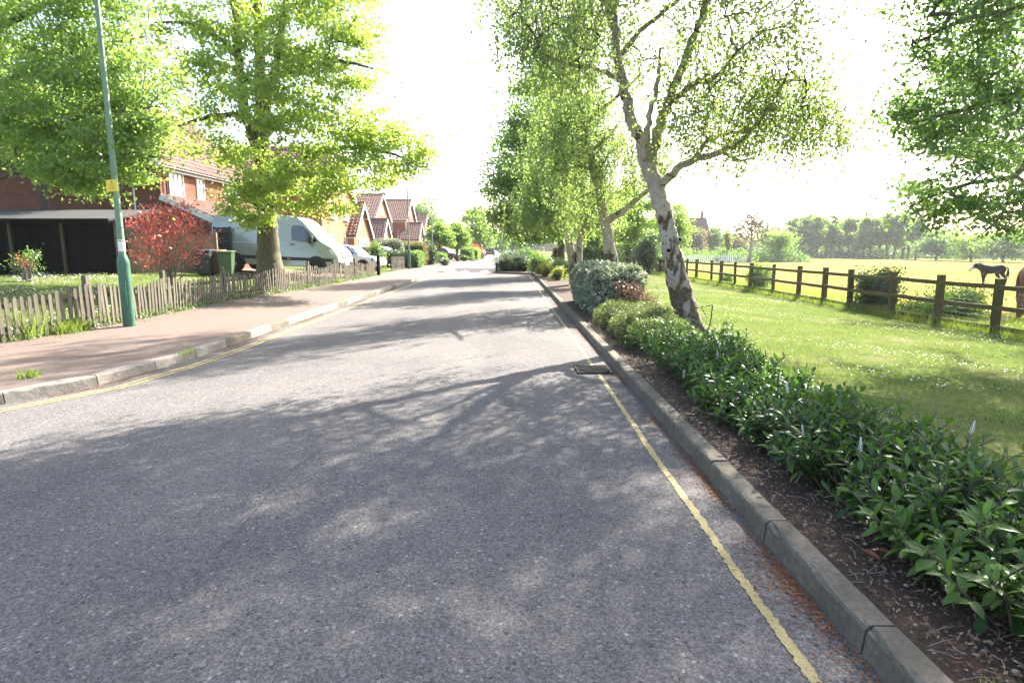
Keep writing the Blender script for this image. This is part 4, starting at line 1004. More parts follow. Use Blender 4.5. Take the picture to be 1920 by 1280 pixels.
for i in range(len(yp) - 1):
    for hh in (0.97, 0.56, 0.16):
        a = Vector((fx(yp[i]) - 0.075, yp[i] - 0.04, gzf(9.8) + hh + random.gauss(0, .012))); c = Vector((fx(yp[i + 1]) - 0.075, yp[i + 1] - .045, gzf(9.8) + hh + random.gauss(0, .012)))
        b = MB(); mid = a.lerp(c, .5) + Vector((0, 0, -0.008)); b.beam(a, mid, 0.038, 0.092); b.beam(mid, c, 0.038, 0.090); b.build('rail', 'rail_wood', fence)
wb = MB()
for z in np.arange(0.05, 1.0, 0.1): wb.beam((9.9, 9, gzf(9.9) + z), (9.9, 40, gzf(9.9) + z), 0.003, 0.003)
for y in np.arange(9, 26, 0.12): wb.beam((9.9, y, gzf(9.9) + .02), (9.9, y, gzf(9.9) + 0.98), 0.003, 0.003)
tag(wb.build('wire_mesh', 'wire', fence), kind='stuff')
for i, (px, t, bt, wd, Y, mt, n, lab) in enumerate([(1642, 506, 585, 78, 16.6, 'leaf_dark', 6500, 'dark dense bush growing through the rail fence'), (1790, 545, 610, 120, 14.3, 'leaf_mid', 5200, 'leafy green bush behind the rail fence below the walking dark horse'),
        (1425, 500, 545, 46, 24.5, 'leaf_mid', 2600, 'thin green bush on the rail fence near the pollard tree'), (1364, 508, 535, 26, 28.5, 'leaf_street', 1200, 'small fresh green bush at a fence post right of the leaning birch'), (1730, 560, 600, 70, 15.6, 'leaf_mid', 2600, 'low scrub behind the fence right of the dark bush')]):
    pix_shrub('fence_shrub', lab, px, t, bt, wd, Y, n, .055 + .0015 * Y, mt, 80 + i, clumps=40, group='bushes along the rail fence', clump=0.14)

# ---- horses
def horse(name, label, loc, rz, mat, grazing=False):
    root = thing(name, loc, label, 'horse', 'horses in the field', rz)
    if grazing: neck = [((.72, 0, 1.22), .19), ((.98, 0, .98), .15), ((1.22, 0, .72), .11), ((1.36, 0, .50), .10), ((1.46, 0, .28), .075), ((1.50, 0, .16), .06)]
    else: neck = [((.70, 0, 1.30), .26), ((.98, 0, 1.38), .21), ((1.22, 0, 1.40), .17), ((1.38, 0, 1.31), .16), ((1.50, 0, 1.14), .14), ((1.61, 0, .99), .12)]
    spine = [((-.92, 0, 1.24), .20), ((-.68, 0, 1.24), .32), ((-.30, 0, 1.16), .33), ((.10, 0, 1.12), .34), ((.45, 0, 1.17), .32)]
    V = [p for p, r in spine + neck]; Rr = [r for p, r in spine + neck]; E = [(i, i + 1) for i in range(len(V) - 1)]
    def chain(root_i, pts):
        k = root_i
        for p, r in pts: V.append(p); Rr.append(r); E.append((k, len(V) - 1)); k = len(V) - 1
    for s, st in ((1, .12), (-1, -.06)):
        chain(4, [((.50 + st * .2, s * .15, .90), .15), ((.50 + st, s * .15, .52), .078), ((.46 + st, s * .15, .16), .058), ((.50 + st, s * .15, .03), .07)])
    for s, st in ((1, -.12), (-1, .10)):
        chain(1, [((-.62 + st * .2, s * .16, .95), .17), ((-.56 + st * .6, s * .16, .78), .15), ((-.84 + st, s * .15, .50), .08), ((-.80 + st, s * .15, .16), .06), ((-.75 + st, s * .15, .03), .072)])
    me = bpy.data.meshes.new('body'); me.from_pydata(V, E, []); me.materials.append(M[mat])
    o = bpy.data.objects.new('body', me); C.objects.link(o); o.parent = root
    sk = o.modifiers.new('skin', 'SKIN'); sk.use_smooth_shade = True
    for i, sv in enumerate(me.skin_vertices[0].data):
        sv.radius = (Rr[i], Rr[i] * (1.0)); sv.use_root = (i == 2)
    o.modifiers.new('sub', 'SUBSURF').levels = 2; o.modifiers['sub'].render_levels = 2
    pol = Vector(neck[3][0]) + Vector((-.12, 0, .12))
    for s in (1, -1):
        b = MB(); b.tube([pol + Vector((0, s * .06, -.04)), pol + Vector((.0, s * .08, .05)), pol + Vector((.03, s * .085, .13))], [.03, .035, .004], 6)
        e = b.build('ear', 'horse_dark' if mat == 'horse_dark' else 'mane', None, smooth=True); e.parent = root
    b = MB()
    for k in range(30):
        t = k / 29 * (len(neck) - 3); i = int(t); f = t - i; p = Vector(neck[i][0]).lerp(Vector(neck[i + 1][0]), f); r = neck[i][1]
        b.tube([p + Vector((-.03, 0, r * .95)), p + Vector((-.05, -.05, r * 1.05)), p + Vector((-.04, -.12 - random.random() * .04, r * .3))], [.03, .028, .006], 5, cap=False)
    e = b.build('mane', 'mane', None, smooth=True); e.parent = root
    b = MB()
    for k in range(14):
        a = random.gauss(0, .05); c = random.gauss(0, .05)
        b.tube([(-1.0, 0, 1.32), (-1.13, a * .5, 1.22), (-1.17 + c * .5, a, .90), (-1.12 + c, a * 1.2, .55 + random.random() * .1)], [.03, .035, .03, .006], 5, cap=False)
    e = b.build('tail', 'mane', None, smooth=True); e.parent = root
    return root
hp = at(1858, 520, 45); hh_ = horse('horse', 'dark brown horse with pale face walking left across the buttercup field', (hp.x, 45, gzf(hp.x)), R(180), 'horse_dark'); hh_.scale = (1.08, 1.08, 1.02)
hp2 = at(1907, 560, 14.2); horse('horse', 'bay horse cut off by the right edge, grazing behind the fence', (hp2.x + 1.30, 15.3, gzf(hp2.x)), R(222), 'horse_bay', True)

# ---- far side of the field
def simple_tree(name, label, group, px, base_y, top_y, wpx, Y, nl, ls, mat, bark, seed, trunk_w=0.3, zb=None, crown_from=0.3, nb=None, twigscale=1.0):
    c = at(px, base_y, Y); zg = gzf(c.x) if zb is None else zb; base = Vector((c.x, Y, zg)); k = Y / 1125
    top = at(px, top_y, Y); H = top.z - zg; g = random.Random(seed)
    rx = wpx * k / 2; zc0 = zg + H * crown_from
    limbs = [([base, base + Vector((g.gauss(0, .02) * H, 0, H * .4)), base + Vector((g.gauss(0, .03) * H, 0, H * .85))], [trunk_w, trunk_w * .7, trunk_w * .2])]
    for j in range(5):
        a = j * 1.26 + g.random(); p = base + Vector((0, 0, H * (crown_from * .9 + .08 * j)))
        limbs.append(([p, p + Vector((math.cos(a) * rx * .4, math.sin(a) * rx * .4, H * .14)), p + Vector((math.cos(a) * rx * .75, math.sin(a) * rx * .75, H * .24))], [trunk_w * .4, trunk_w * .28, trunk_w * .1]))
    bl = []
    for j in range(5):
        a = j * 1.26 + g.random() * .6; zz = zc0 + (top.z - zc0) * g.uniform(.25, .75)
        bl.append(((base.x + math.cos(a) * rx * .5, Y + math.sin(a) * rx * .45, zz), (rx * .55, rx * .55, (top.z - zc0) * .3), nb or 16))
    bl.append(((base.x, Y, zc0 + (top.z - zc0) * .7), (rx * .6, rx * .6, (top.z - zc0) * .32), nb or 16))
    return make_tree(name, label, group, base, limbs, bl, nl, ls, mat, bark, seed=seed, clump=rx * .2, sides=7, tstep=1.0, twigscale=twigscale)
gr = random.Random(9)
spots = []
for i in range(17):
    px = 1486 + i * 14.5 + gr.uniform(-3, 3); spots.append((px, 405 + gr.uniform(-4, 9), 190 - i * 1.5 + gr.uniform(-6, 6)))
ordn = ['first', 'second', 'third', 'fourth', 'fifth', 'sixth', 'seventh', 'eighth', 'ninth', 'tenth', 'eleventh', 'twelfth', 'thirteenth', 'fourteenth', 'fifteenth', 'sixteenth', 'seventeenth']
for i, (px, ty, Y) in enumerate(spots):
    simple_tree('woodland_tree', ordn[i] + ' from the left in the row of tall trees across the field', 'row of tall trees beyond the field', px, 486, ty, 34, Y, 3400, .62, 'leaf_wood', 'bark', 100 + i, .30, crown_from=.17, nb=12, twigscale=3)
for i, (px, ty, wd, Y, mt, lab) in enumerate([(1508, 402, 30, 215, 'leaf_dark', 'dark pine topped tree rising behind the left end of the tree row'), (1445, 418, 60, 205, 'leaf_olive', 'brownish olive tree left of the tall tree row'), (1335, 425, 60, 170, 'leaf_mid', 'mid green tree in front of the distant house roof'),
        (1300, 432, 40, 160, 'leaf_olive', 'olive tree left of the distant house'), (1375, 440, 50, 185, 'leaf_olive', 'brownish tree behind the bare tree'), (1755, 432, 70, 150, 'leaf_mid', 'fresh green tree at the right end of the tall tree row'), (1820, 440, 80, 140, 'leaf_street', 'light green bushy tree behind the walking horse'),
        (1880, 436, 80, 132, 'leaf_wood', 'bluish green tree behind the overhanging branches at right'), (1950, 430, 90, 126, 'leaf_mid', 'green tree at the far right edge beyond the field')]):
    simple_tree('field_edge_tree', lab, 'trees round the field edge', px, 486, ty, wd, Y, 5200, .50, mt, 'bark', 130 + i, .28, crown_from=.12, nb=14, twigscale=3)
simple_tree('pollard_tree', 'small bright yellow green round tree with short trunk in the field', None, 1459, 492, 434, 60, 128, 9000, .26, 'leaf_street', 'bark', 150, .30, crown_from=.25, nb=22, twigscale=2)
simple_tree('golden_tree', 'slender bright yellow tree in front of the distant hedge', None, 1363, 478, 426, 13, 124, 2200, .26, 'leaf_yellow', 'bark', 151, .12, crown_from=.2, twigscale=2)
simple_tree('bare_tree', 'almost leafless grey branching tree standing at the field edge', None, 1405, 486, 392, 84, 122, 1500, .14, 'leaf_olive', 'twig_grey', 152, .34, crown_from=.3, nb=60, twigscale=9)
hm = MB(); gn = np.random.default_rng(77)
def mass(name, label, x0, x1, y, h, n, ls, mat, seed):
    g = np.random.default_rng(seed); cx = np.linspace(x0, x1, 60) + g.normal(size=60) * (x1 - x0) / 80; P = []
    for c in cx:
        hh = h * g.uniform(.6, 1.1); m = n // 60; u = unit(g.normal(size=(m, 3))); u[:, 2] = np.abs(u[:, 2])
        P.append(np.array([c, y + g.normal() * 3, gzf(c)]) + u * np.array([abs(x1 - x0) / 26, 4, hh]) * g.uniform(.6, 1, size=(m, 1)))
    V, F = leaf_quads(np.concatenate(P), ls, .8, g=g); return tag(npobj(name, V, F, mat), label, None, None, 'stuff')
mass('far_wood', 'mass of distant woodland behind the field trees', 60, 330, 225, 11, 36000, .9, 'leaf_wood', 160)
mass('far_undergrowth', 'dark undergrowth at the foot of the trees beyond the field', 40, 190, 182, 3.2, 18000, .6, 'leaf_dark', 161)
mass('far_wood', 'distant hazy trees closing the view at the end of the road', -60, 60, 330, 13, 18000, 1.3, 'leaf_wood', 162)
mass('far_hedgerow', 'green hedgerow along the left part of the field', 24, 62, 128, 3.0, 12000, .4, 'leaf_mid', 163)
# pale paling fence near the distant house
pf = thing('paling_fence', (44, 118, gzf(44)), 'pale grey paling fence far off in front of the distant house', 'fence')
b = MB(); b.box((0, 0, .75), (.22, .05, 1.5)); pmh = b.mesh('paling', 'white_paint')
for k in range(34): inst('paling', pmh, pf, Matrix.Translation((34.0 + k * .42, 118 + k * .1, gzf(40) - .05)))
# distant farmhouse: roof and chimney above the bushes
# ================================================================== HOUSES
def tile_pieces(P0, U, Vv, L, Wd, cw=0.30, rh=0.34):
    """list of (verts, faces) of interlocking tiles on a slope; P0 lower corner, U along the eave, Vv up the slope"""
    U, Vv = Vector(U).normalized(), Vector(Vv).normalized(); Nn = U.cross(Vv)
    if Nn.z < 0: Nn = -Nn
    out = []
    nc = max(1, int(L / cw)); nr = max(1, int(Wd / rh)); cw = L / nc; rh = Wd / nr
    for r in range(nr):
        for c in range(nc):
            o = Vector(P0) + U * (c * cw) + Vv * (r * rh); lo, hi = 0.055 + random.uniform(-.004, .004), 0.018; vs = []
            for v_, h in ((-0.03, lo), (rh, hi)):
                for u_, dz in ((0.004, 0.0), (cw * .30, 0.035), (cw * .58, 0.0), (cw - .004, 0.0)): vs.append(o + U * u_ + Vv * v_ + Nn * (h + dz))
            vs += [o + U * u_ - Vv * .03 + Nn * (.008) for u_ in (0.004, cw - .004)]
            out.append((vs, [(0, 1, 5, 4), (1, 2, 6, 5), (2, 3, 7, 6), (8, 9, 3, 2, 1, 0)]))
    return out
def tiled_slope(root, P0, U, Vv, L, Wd, mat='tile', single=0):
    U, Vv = Vector(U).normalized(), Vector(Vv).normalized(); Nn = U.cross(Vv)
    if Nn.z < 0: Nn = -Nn
    q = [Vector(P0), Vector(P0) + U * L, Vector(P0) + U * L + Vv * Wd, Vector(P0) + Vv * Wd]
    b = MB(); b.prism(q, -Nn * 0.10, (0, 0, 0)); sl_ = b.build('roof', mat, root)
    T = tile_pieces(P0, U, Vv, L, Wd)
    T.sort(key=lambda t: t[0][0].length)
    for vs, fs in T[:single]:
        b = MB(); b.add(vs, fs); b.build('roof_tile', mat, sl_)
    b = MB()
    for vs, fs in T[single:]: b.add(vs, fs)
    if b.v: tag(b.build('roof_tiles', mat, sl_), kind='stuff')
    return sl_
def window(root, c, ax, wd, ht, nx=2, ny=3, sill=True, glass='glass_pale', out=1):
    """ax: 'x' wall facing +/-x (window spans y), 'y' wall facing +/-y (spans x); out = sign of outward direction"""
    def mp(u, o, z):
        return Vector((c[0] + o * out, c[1] + u, c[2] + z)) if ax == 'x' else Vector((c[0] + u, c[1] + o * out, c[2] + z))
    def bx(b, u0, u1, o0, o1, z0, z1):
        pts = [mp(u, o, z) for z in (z0, z1) for u, o in ((u0, o0), (u1, o0), (u1, o1), (u0, o1))]
        b.add(pts, [(3, 2, 1, 0), (4, 5, 6, 7), (0, 1, 5, 4), (1, 2, 6, 5), (2, 3, 7, 6), (3, 0, 4, 7)])
    w2, h2, t = wd / 2, ht / 2, 0.07
    b = MB()
    bx(b, -w2, -w2 + t, .003, .06, -h2, h2); bx(b, w2 - t, w2, .003, .06, -h2, h2); bx(b, -w2 + t, w2 - t, .003, .06, h2 - t, h2); bx(b, -w2 + t, w2 - t, .003, .06, -h2, -h2 + t)
    wn = b.build('window', 'white_paint', root)
    b = MB(); bx(b, -w2 + t, w2 - t, .002, .022, -h2 + t, h2 - t); b.build('pane', glass, wn)
    b = MB()
    for k in range(1, nx):
        u = -w2 + t + (wd - 2 * t) * k / nx; bx(b, u - .02, u + .02, .023, .05, -h2 + t, h2 - t)
    for k in range(1, ny):
        z = -h2 + t + (ht - 2 * t) * k / ny; bx(b, -w2 + t, w2 - t, .023, .047, z - .015, z + .015)
    if b.v: b.build('glazing_bar', 'white_paint', wn)
    if sill:
        b = MB(); bx(b, -w2 - .06, w2 + .06, .001, .12, -h2 - .07, -h2 - .003); b.build('sill', 'white_paint', wn)
def gabled(root, x0, x1, y0, y1, zb, ze, zr, ridge, brick, tile='tile', over=0.25, single=0, part='wall', slopes=(1, 1)):
    """rectangular block with a pitched roof; ridge along 'x' or 'y'"""
    b = MB(); xm, ym = (x0 + x1) / 2, (y0 + y1) / 2
    if ridge == 'x':
        poly = [Vector((x0, y0, zb)), Vector((x0, y1, zb)), Vector((x0, y1, ze)), Vector((x0, ym, zr)), Vector((x0, y0, ze))]; b.prism(poly, (0, 0, 0), (x1 - x0, 0, 0))
    else:
        poly = [Vector((x0, y0, zb)), Vector((x1, y0, zb)), Vector((x1, y0, ze)), Vector((xm, y0, zr)), Vector((x0, y0, ze))]; b.prism(poly, (0, 0, 0), (0, y1 - y0, 0))
    b.build(part, brick, root, uv=True)
    half = (y1 - y0) / 2 if ridge == 'x' else (x1 - x0) / 2
    rise = zr - ze; sl = math.hypot(half, rise); ov = over; du, dz = half / sl, rise / sl; lift = 0.10
    for k, s in enumerate((-1, 1)):
        if not slopes[k]: continue
        if ridge == 'x':
            e = Vector((x0 - ov, (y0 if s < 0 else y1) + s * du * ov, ze - dz * ov + lift)); up = Vector((0, -s * du, dz)); tiled_slope(root, e, (1, 0, 0), up, x1 - x0 + 2 * ov, sl + ov, tile, single if s < 0 else 0)
        else:
            e = Vector(((x0 if s < 0 else x1) + s * du * ov, y0 - ov, ze - dz * ov + lift)); up = Vector((-s * du, 0, dz)); tiled_slope(root, e, (0, 1, 0), up, y1 - y0 + 2 * ov, sl + ov, tile, single if s > 0 else 0)
    # ridge tiles, barge boards, gutters
    b = MB()
    if ridge == 'x': b.tube([(x0 - ov, ym, zr + lift + .03), (x1 + ov, ym, zr + lift + .03)], .11, 8)
    else: b.tube([(xm, y0 - ov, zr + lift + .03), (xm, y1 + ov, zr + lift + .03)], .11, 8)
    b.build('ridge_tile', tile, root)
    for end in (0, 1):
        for s in (-1, 1):
            b = MB()
            if ridge == 'x':
                xx = (x0 - ov - .02) if end == 0 else (x1 + ov + .02)
                b.beam((xx, (y0 if s < 0 else y1) + s * du * ov, ze - dz * ov - .02), (xx, ym - s * .005, zr + .0), .04, .24)
            else:
                yy = (y0 - ov - .02) if end == 0 else (y1 + ov + .02)
                b.beam(((x0 if s < 0 else x1) + s * du * ov, yy, ze - dz * ov - .02), (xm - s * .005, yy, zr + .0), .04, .24)
            b.build('barge_board', 'white_paint', root)
    for s in (-1, 1):
        b = MB()
        if ridge == 'x': yy = (y0 if s < 0 else y1) + s * (du * ov + .06); b.tube([(x0 - ov, yy, ze - dz * ov + .02), (x1 + ov, yy, ze - dz * ov + .02)], .055, 7)
        else: xx = (x0 if s < 0 else x1) + s * (du * ov + .06); b.tube([(xx, y0 - ov, ze - dz * ov + .02), (xx, y1 + ov, ze - dz * ov + .02)], .055, 7)
        b.build('gutter', 'trim_black', root)
        b = MB()
        if ridge == 'x': b.box(((x0 + x1) / 2, (y0 if s < 0 else y1) + s * (du * ov * .55), ze - dz * ov * .8 - .06), (x1 - x0, .03, .20))
        else: b.box(((x0 if s < 0 else x1) + s * (du * ov * .8), (y0 + y1) / 2, ze - dz * ov * .8 - .06), (.03, y1 - y0, .20))
        b.build('fascia', 'white_paint', root)
def chimney(root, x, y, z0, z1, brick='brick_red'):
    b = MB(); b.box((x, y, (z0 + z1) / 2), (.75, .5, z1 - z0)); b.box((x, y, z1 + .05), (.85, .6, .1)); st = b.build('chimney', brick, root, uv=True)
    b = MB(); b.lathe([(.11, z1 + .1), (.10, z1 + .4), (.12, z1 + .42)], (x, y, 0), 8); b.build('chimney_pot', 'brick_orange', st)

# house A, gable end towards the camera
ZG = 0.62
hA = thing('brick_house', (-19, 32, ZG), 'nearest red brick house, dark gable end behind the timber lean to and left hand trees', 'house', 'houses along the left side')
gabled(hA, -23.0, -15.6, 27.4, 37.5, ZG - .3, 5.35, 8.9, 'y', 'brick_dark', 'tile', .32, single=290)
window(hA, (-18.95, 27.4, 4.55), 'y', 0.95, 1.15, 2, 2, out=-1, glass='glass_dark')
window(hA, (-15.6, 28.7, 4.55), 'x', 1.25, 1.25, 3, 3); window(hA, (-15.6, 30.9, 4.55), 'x', 0.75, 1.15, 2, 3); window(hA, (-15.6, 34.5, 4.55), 'x', 1.25, 1.25, 3, 3)
b = MB(); b.tube([(-16.75, 27.32, ZG), (-16.75, 27.32, 5.0)], .04, 7); b.build('drain_pipe', 'white_paint', hA)
b = MB(); b.tube([(-15.5, 27.75, ZG), (-15.5, 27.75, 5.1)], .045, 7); b.build('down_pipe', 'trim_black', hA)
# garage lean-to along its front, mono-pitch roof
b = MB(); b.prism([Vector((-15.6, 27.6, ZG - .3)), Vector((-12.9, 27.6, ZG - .3)), Vector((-12.9, 27.6, 2.66)), Vector((-15.6, 27.6, 3.85))], (0, 0, 0), (0, 9.6, 0)); b.build('garage_wall', 'brick_red', hA, uv=True)
d_ = Vector((-2.7, 0, 1.19)).normalized(); tiled_slope(hA, Vector((-12.9, 27.35, 2.66)) - d_ * .3 + Vector((0, 0, .11)), (0, 1, 0), d_, 10.1, 3.25, 'tile')
b = MB(); b.beam(Vector((-12.9, 27.33, 2.62)) - d_ * .3, (-15.62, 27.33, 3.84), .04, .26); b.build('barge_board', 'white_paint', hA)
b = MB(); b.box((-12.55, 32.4, 2.50), (.04, 10, .2)); b.build('fascia', 'white_paint', hA)
# dark louvred garage side gate between house and van
lg = thing('louvred_gate', (-12.9, 26.9, ZG), 'dark slatted louvre panel behind the bins at the van rear', 'gate')
b = MB()
for s in (-.36, .36): b.box((-12.75 + s, 26.9, ZG + .95), (.06, .06, 1.9))
b.build('frame', 'louvre', lg)
sm = MB(); sm.box((0, 0, 0), (.66, .03, .085), rot=(0.5, 0, 0)); smh = sm.mesh('slat', 'louvre')
for k in range(18): inst('slat', smh, lg, Matrix.Translation((-12.75, 26.9, ZG + .12 + k * .1)))

# timber lean-to / shed in the garden, deep in shade
sh = thing('timber_lean_to', (-18.5, 22.5, ZG), 'long dark boarded garden lean to with grey felt roof in deep shade', 'shed')
b = MB(); k = 0; x = -25.0
while x < -14.2:
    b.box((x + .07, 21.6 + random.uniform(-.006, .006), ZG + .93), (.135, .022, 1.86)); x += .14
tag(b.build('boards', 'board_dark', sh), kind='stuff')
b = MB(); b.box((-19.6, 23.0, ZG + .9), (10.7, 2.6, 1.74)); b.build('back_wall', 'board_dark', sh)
for x in (-22.4, -19.85, -17.75, -15.9):
    b = MB(); b.box((x, 21.55, ZG + .93), (.10, .07, 1.84)); b.build('post', 'rail_wood', sh)
b = MB(); b.prism([Vector((-25.2, 21.25, ZG + 1.90)), Vector((-25.2, 24.6, ZG + 2.42)), Vector((-25.2, 24.6, ZG + 2.48)), Vector((-25.2, 21.25, ZG + 1.97))], (0, 0, 0), (11.2, 0, 0)); b.build('roof', 'felt', sh)
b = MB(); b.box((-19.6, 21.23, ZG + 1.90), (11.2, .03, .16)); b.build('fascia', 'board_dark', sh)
# paler close-board fence running to the bins
cf = thing('board_fence', (-13.6, 22.5, ZG), 'pale close boarded fence behind the red leaved shrub', 'fence')
b = MB(); k = 0
for k in range(30): 
    b.box((-14.6 + k * .085, 22.2 + k * .09, ZG + .75 + random.uniform(-.01, .01)), (.11, .02, 1.5), rot=(0, 0, .8))
tag(b.build('boards', 'board_pale', cf), kind='stuff')
for k in (0, 14, 29):
    b = MB(); b.box((-14.6 + k * .085 + .05, 22.2 + k * .09 + .08, ZG + .78), (.1, .1, 1.62)); b.build('post', 'board_pale', cf)

# far houses
def far_house(label, y0, x1, depth, width, ze, zr, tile='tile', brick='brick_orange', garage=True, side_brick='brick_red', zb=0.4, group='houses along the left side', main='x', gy=0, gx=2.6):
    h = thing('brick_house', (x1 - width / 2, y0 + depth / 2, zb), label, 'house', group)
    gabled(h, x1 - width, x1, y0, y0 + depth, zb - .3, ze, zr, main, brick, tile, .25)
    for zz in (ze - 1.0, zb + 1.5):
        for t in (.28, .72): window(h, (x1, y0 + depth * t, zz), 'x', 1.1, 1.15, 2, 2)
        window(h, (x1 - width * .35, y0, zz), 'y', .9, 1.1, 2, 2, out=-1)
    if main == 'x': window(h, (x1, y0 + depth * .5, ze + .9), 'x', .6, .8, 2, 1)
    chimney(h, x1 - width * .6, y0 + depth * .5, zr - .5, zr + 1.0)
    if garage:
        gd = 4.4; gw = gx; yy = y0 - gd + .5 + gy
        gabled(h, x1 - 1.5, x1 + gw, yy, yy + gd, zb - .3, 2.35, 4.35, 'x', brick, tile, .22, part='porch_wall')
        window(h, (x1 + gw, yy + gd * .5, 1.55), 'x', 2.0, 1.4, 4, 1, glass='glass_pale')
        window(h, (x1 + .6, yy, 1.55), 'y', .9, 1.1, 2, 2, out=-1)
    return h
far_house('second brick house behind the big tree, white edged gable towards the road', 39.5, -12.2, 8.0, 9, 5.2, 8.4, garage=False)
def garage(label, y0, depth, x1, width, ze, zr, brick='brick_orange', tile='tile'):
    h = thing('garage', (x1 - width / 2, y0 + depth / 2, .4), label, 'garage', 'gabled garages along the left side')
    gabled(h, x1 - width, x1, y0, y0 + depth, .1, ze, zr, 'x', brick, tile, .22)
    window(h, (x1, y0 + depth * .5, ze - 1.0), 'x', depth * .55, 1.5, 4, 1); window(h, (x1 - 1.1, y0, ze - .9), 'y', 1.2, 1.2, 3, 2, out=-1)
garage('garage with steep white edged gable just right of the van', 45.2, 5.4, -11.6, 5.5, 2.55, 4.95)
far_house('brick house with large tiled roof behind the first garage gable', 68, -15.2, 9.0, 10, 4.9, 7.7, garage=False)
garage('smaller garage gable in front of the big tiled roof', 64.5, 4.6, -13.6, 6.0, 2.5, 4.6)
far_house('brick house with shaded side wall left of the second lamp post', 84, -14.4, 9.0, 6.5, 5.3, 8.3, garage=False, brick='brick_red')
garage('garage with red tiled roof right behind the second lamp post', 82.5, 5.5, -12.5, 2.6, 2.7, 4.9, 'brick_red')
far_house('brown roofed house beyond the second lamp post', 112, -15.8, 9.0, 7, 5.2, 8.0, tile='tile_brown', garage=False)
far_house('farther house half hidden by small street trees', 128, -14.5, 9.0, 7, 5.0, 7.6, tile='tile_brown', garage=False)
hF = thing('farmhouse', (52, 165, gzf(52)), 'distant house with brown roof and chimney across the field', 'house')
gabled(hF, 46.5, 54.5, 165, 172, gzf(50) - .3, 5.6, 9.6, 'x', 'brick_red', 'tile_brown', .3); chimney(hF, 53.6, 168.5, 9.0, 11.4)
window(hF, (49, 165, 4.0), 'y', 1.0, 1.1, 2, 2, out=-1); window(hF, (52, 165, 4.0), 'y', 1.0, 1.1, 2, 2, out=-1)

# ================================================================== VEHICLES
def loft_body(prof, hw, tumble, shr=0.05, mtx=None, n=5):
    """side profile (x, z) carried across the width with rounded shoulders; tumble = (z belt, z top, inset at top)"""
    cx = sum(p[0] for p in prof) / len(prof); cz = sum(p[1] for p in prof) / len(prof)
    sts = [(-1, 1.0, shr), (-.985, .985, shr * .4), (-.94, .94, 0.012), (-.8, .8, 0), (0, 0, 0), (.8, .8, 0), (.94, .94, .012), (.985, .985, shr * .4), (1, 1, shr)]
    b = MB(); m = len(prof); vs = []
    for sgn, a, s in sts:
        for x, z in prof:
            d = math.hypot(x - cx, z - cz); k = 1 - s / max(d, .2)
            X, Z = cx + (x - cx) * k, cz + (z - cz) * k
            t = min(1, max(0, (z - tumble[0]) / (tumble[1] - tumble[0])))
            y = sgn * (hw - tumble[2] * t) if abs(sgn) < 1 else sgn * (hw - tumble[2] * t)
            vs.append((X, y, Z))
    fs = []
    for i in range(len(sts) - 1):
        for k in range(m): fs.append((i * m + k, (i + 1) * m + k, (i + 1) * m + (k + 1) % m, i * m + (k + 1) % m))
    fs += [tuple(range(m)), tuple(range(len(sts) * m - 1, (len(sts) - 1) * m - 1, -1))]
    b.add(vs, fs); return b
def local(b, name, mat, parent, **k):
    o = b.build(name, mat, None, **k); o.parent = parent; return o
def side_panel(poly, y, t, tumble, hw):
    """plate lying on the body side (y = -1 or +1), following the tumblehome"""
    b = MB(); A = []; B = []
    for x, z in poly:
        k = min(1, max(0, (z - tumble[0]) / (tumble[1] - tumble[0]))); w_ = hw - tumble[2] * k
        A.append((x, y * (w_ - .02), z)); B.append((x, y * (w_ + t), z))
    n = len(poly); b.add(A + B, [tuple(range(n)), tuple(range(2 * n - 1, n - 1, -1))] + [(i, n + i, n + (i + 1) % n, (i + 1) % n) for i in range(n)])
    return b
def wheel(parent, x, y, r, wd=.22, rim=.62):
    s = 1 if y > 0 else -1
    b = MB(); b.lathe([(r * .55, -wd / 2), (r * .93, -wd / 2), (r, -wd * .32), (r, wd * .32), (r * .93, wd / 2), (r * .55, wd / 2)], (x, y, r), 22, 'y'); wl = local(b, 'wheel', 'rubber', parent, angle=40)
    b = MB(); b.lathe([(r * rim, s * wd * .40), (r * rim * .92, s * wd * .50), (r * rim * .6, s * wd * .42), (r * .24, s * wd * .46), (r * .20, s * wd * .56), (.02, s * wd * .56)], (x, y, r), 18, 'y'); local(b, 'rim', 'alloy', wl, angle=40)
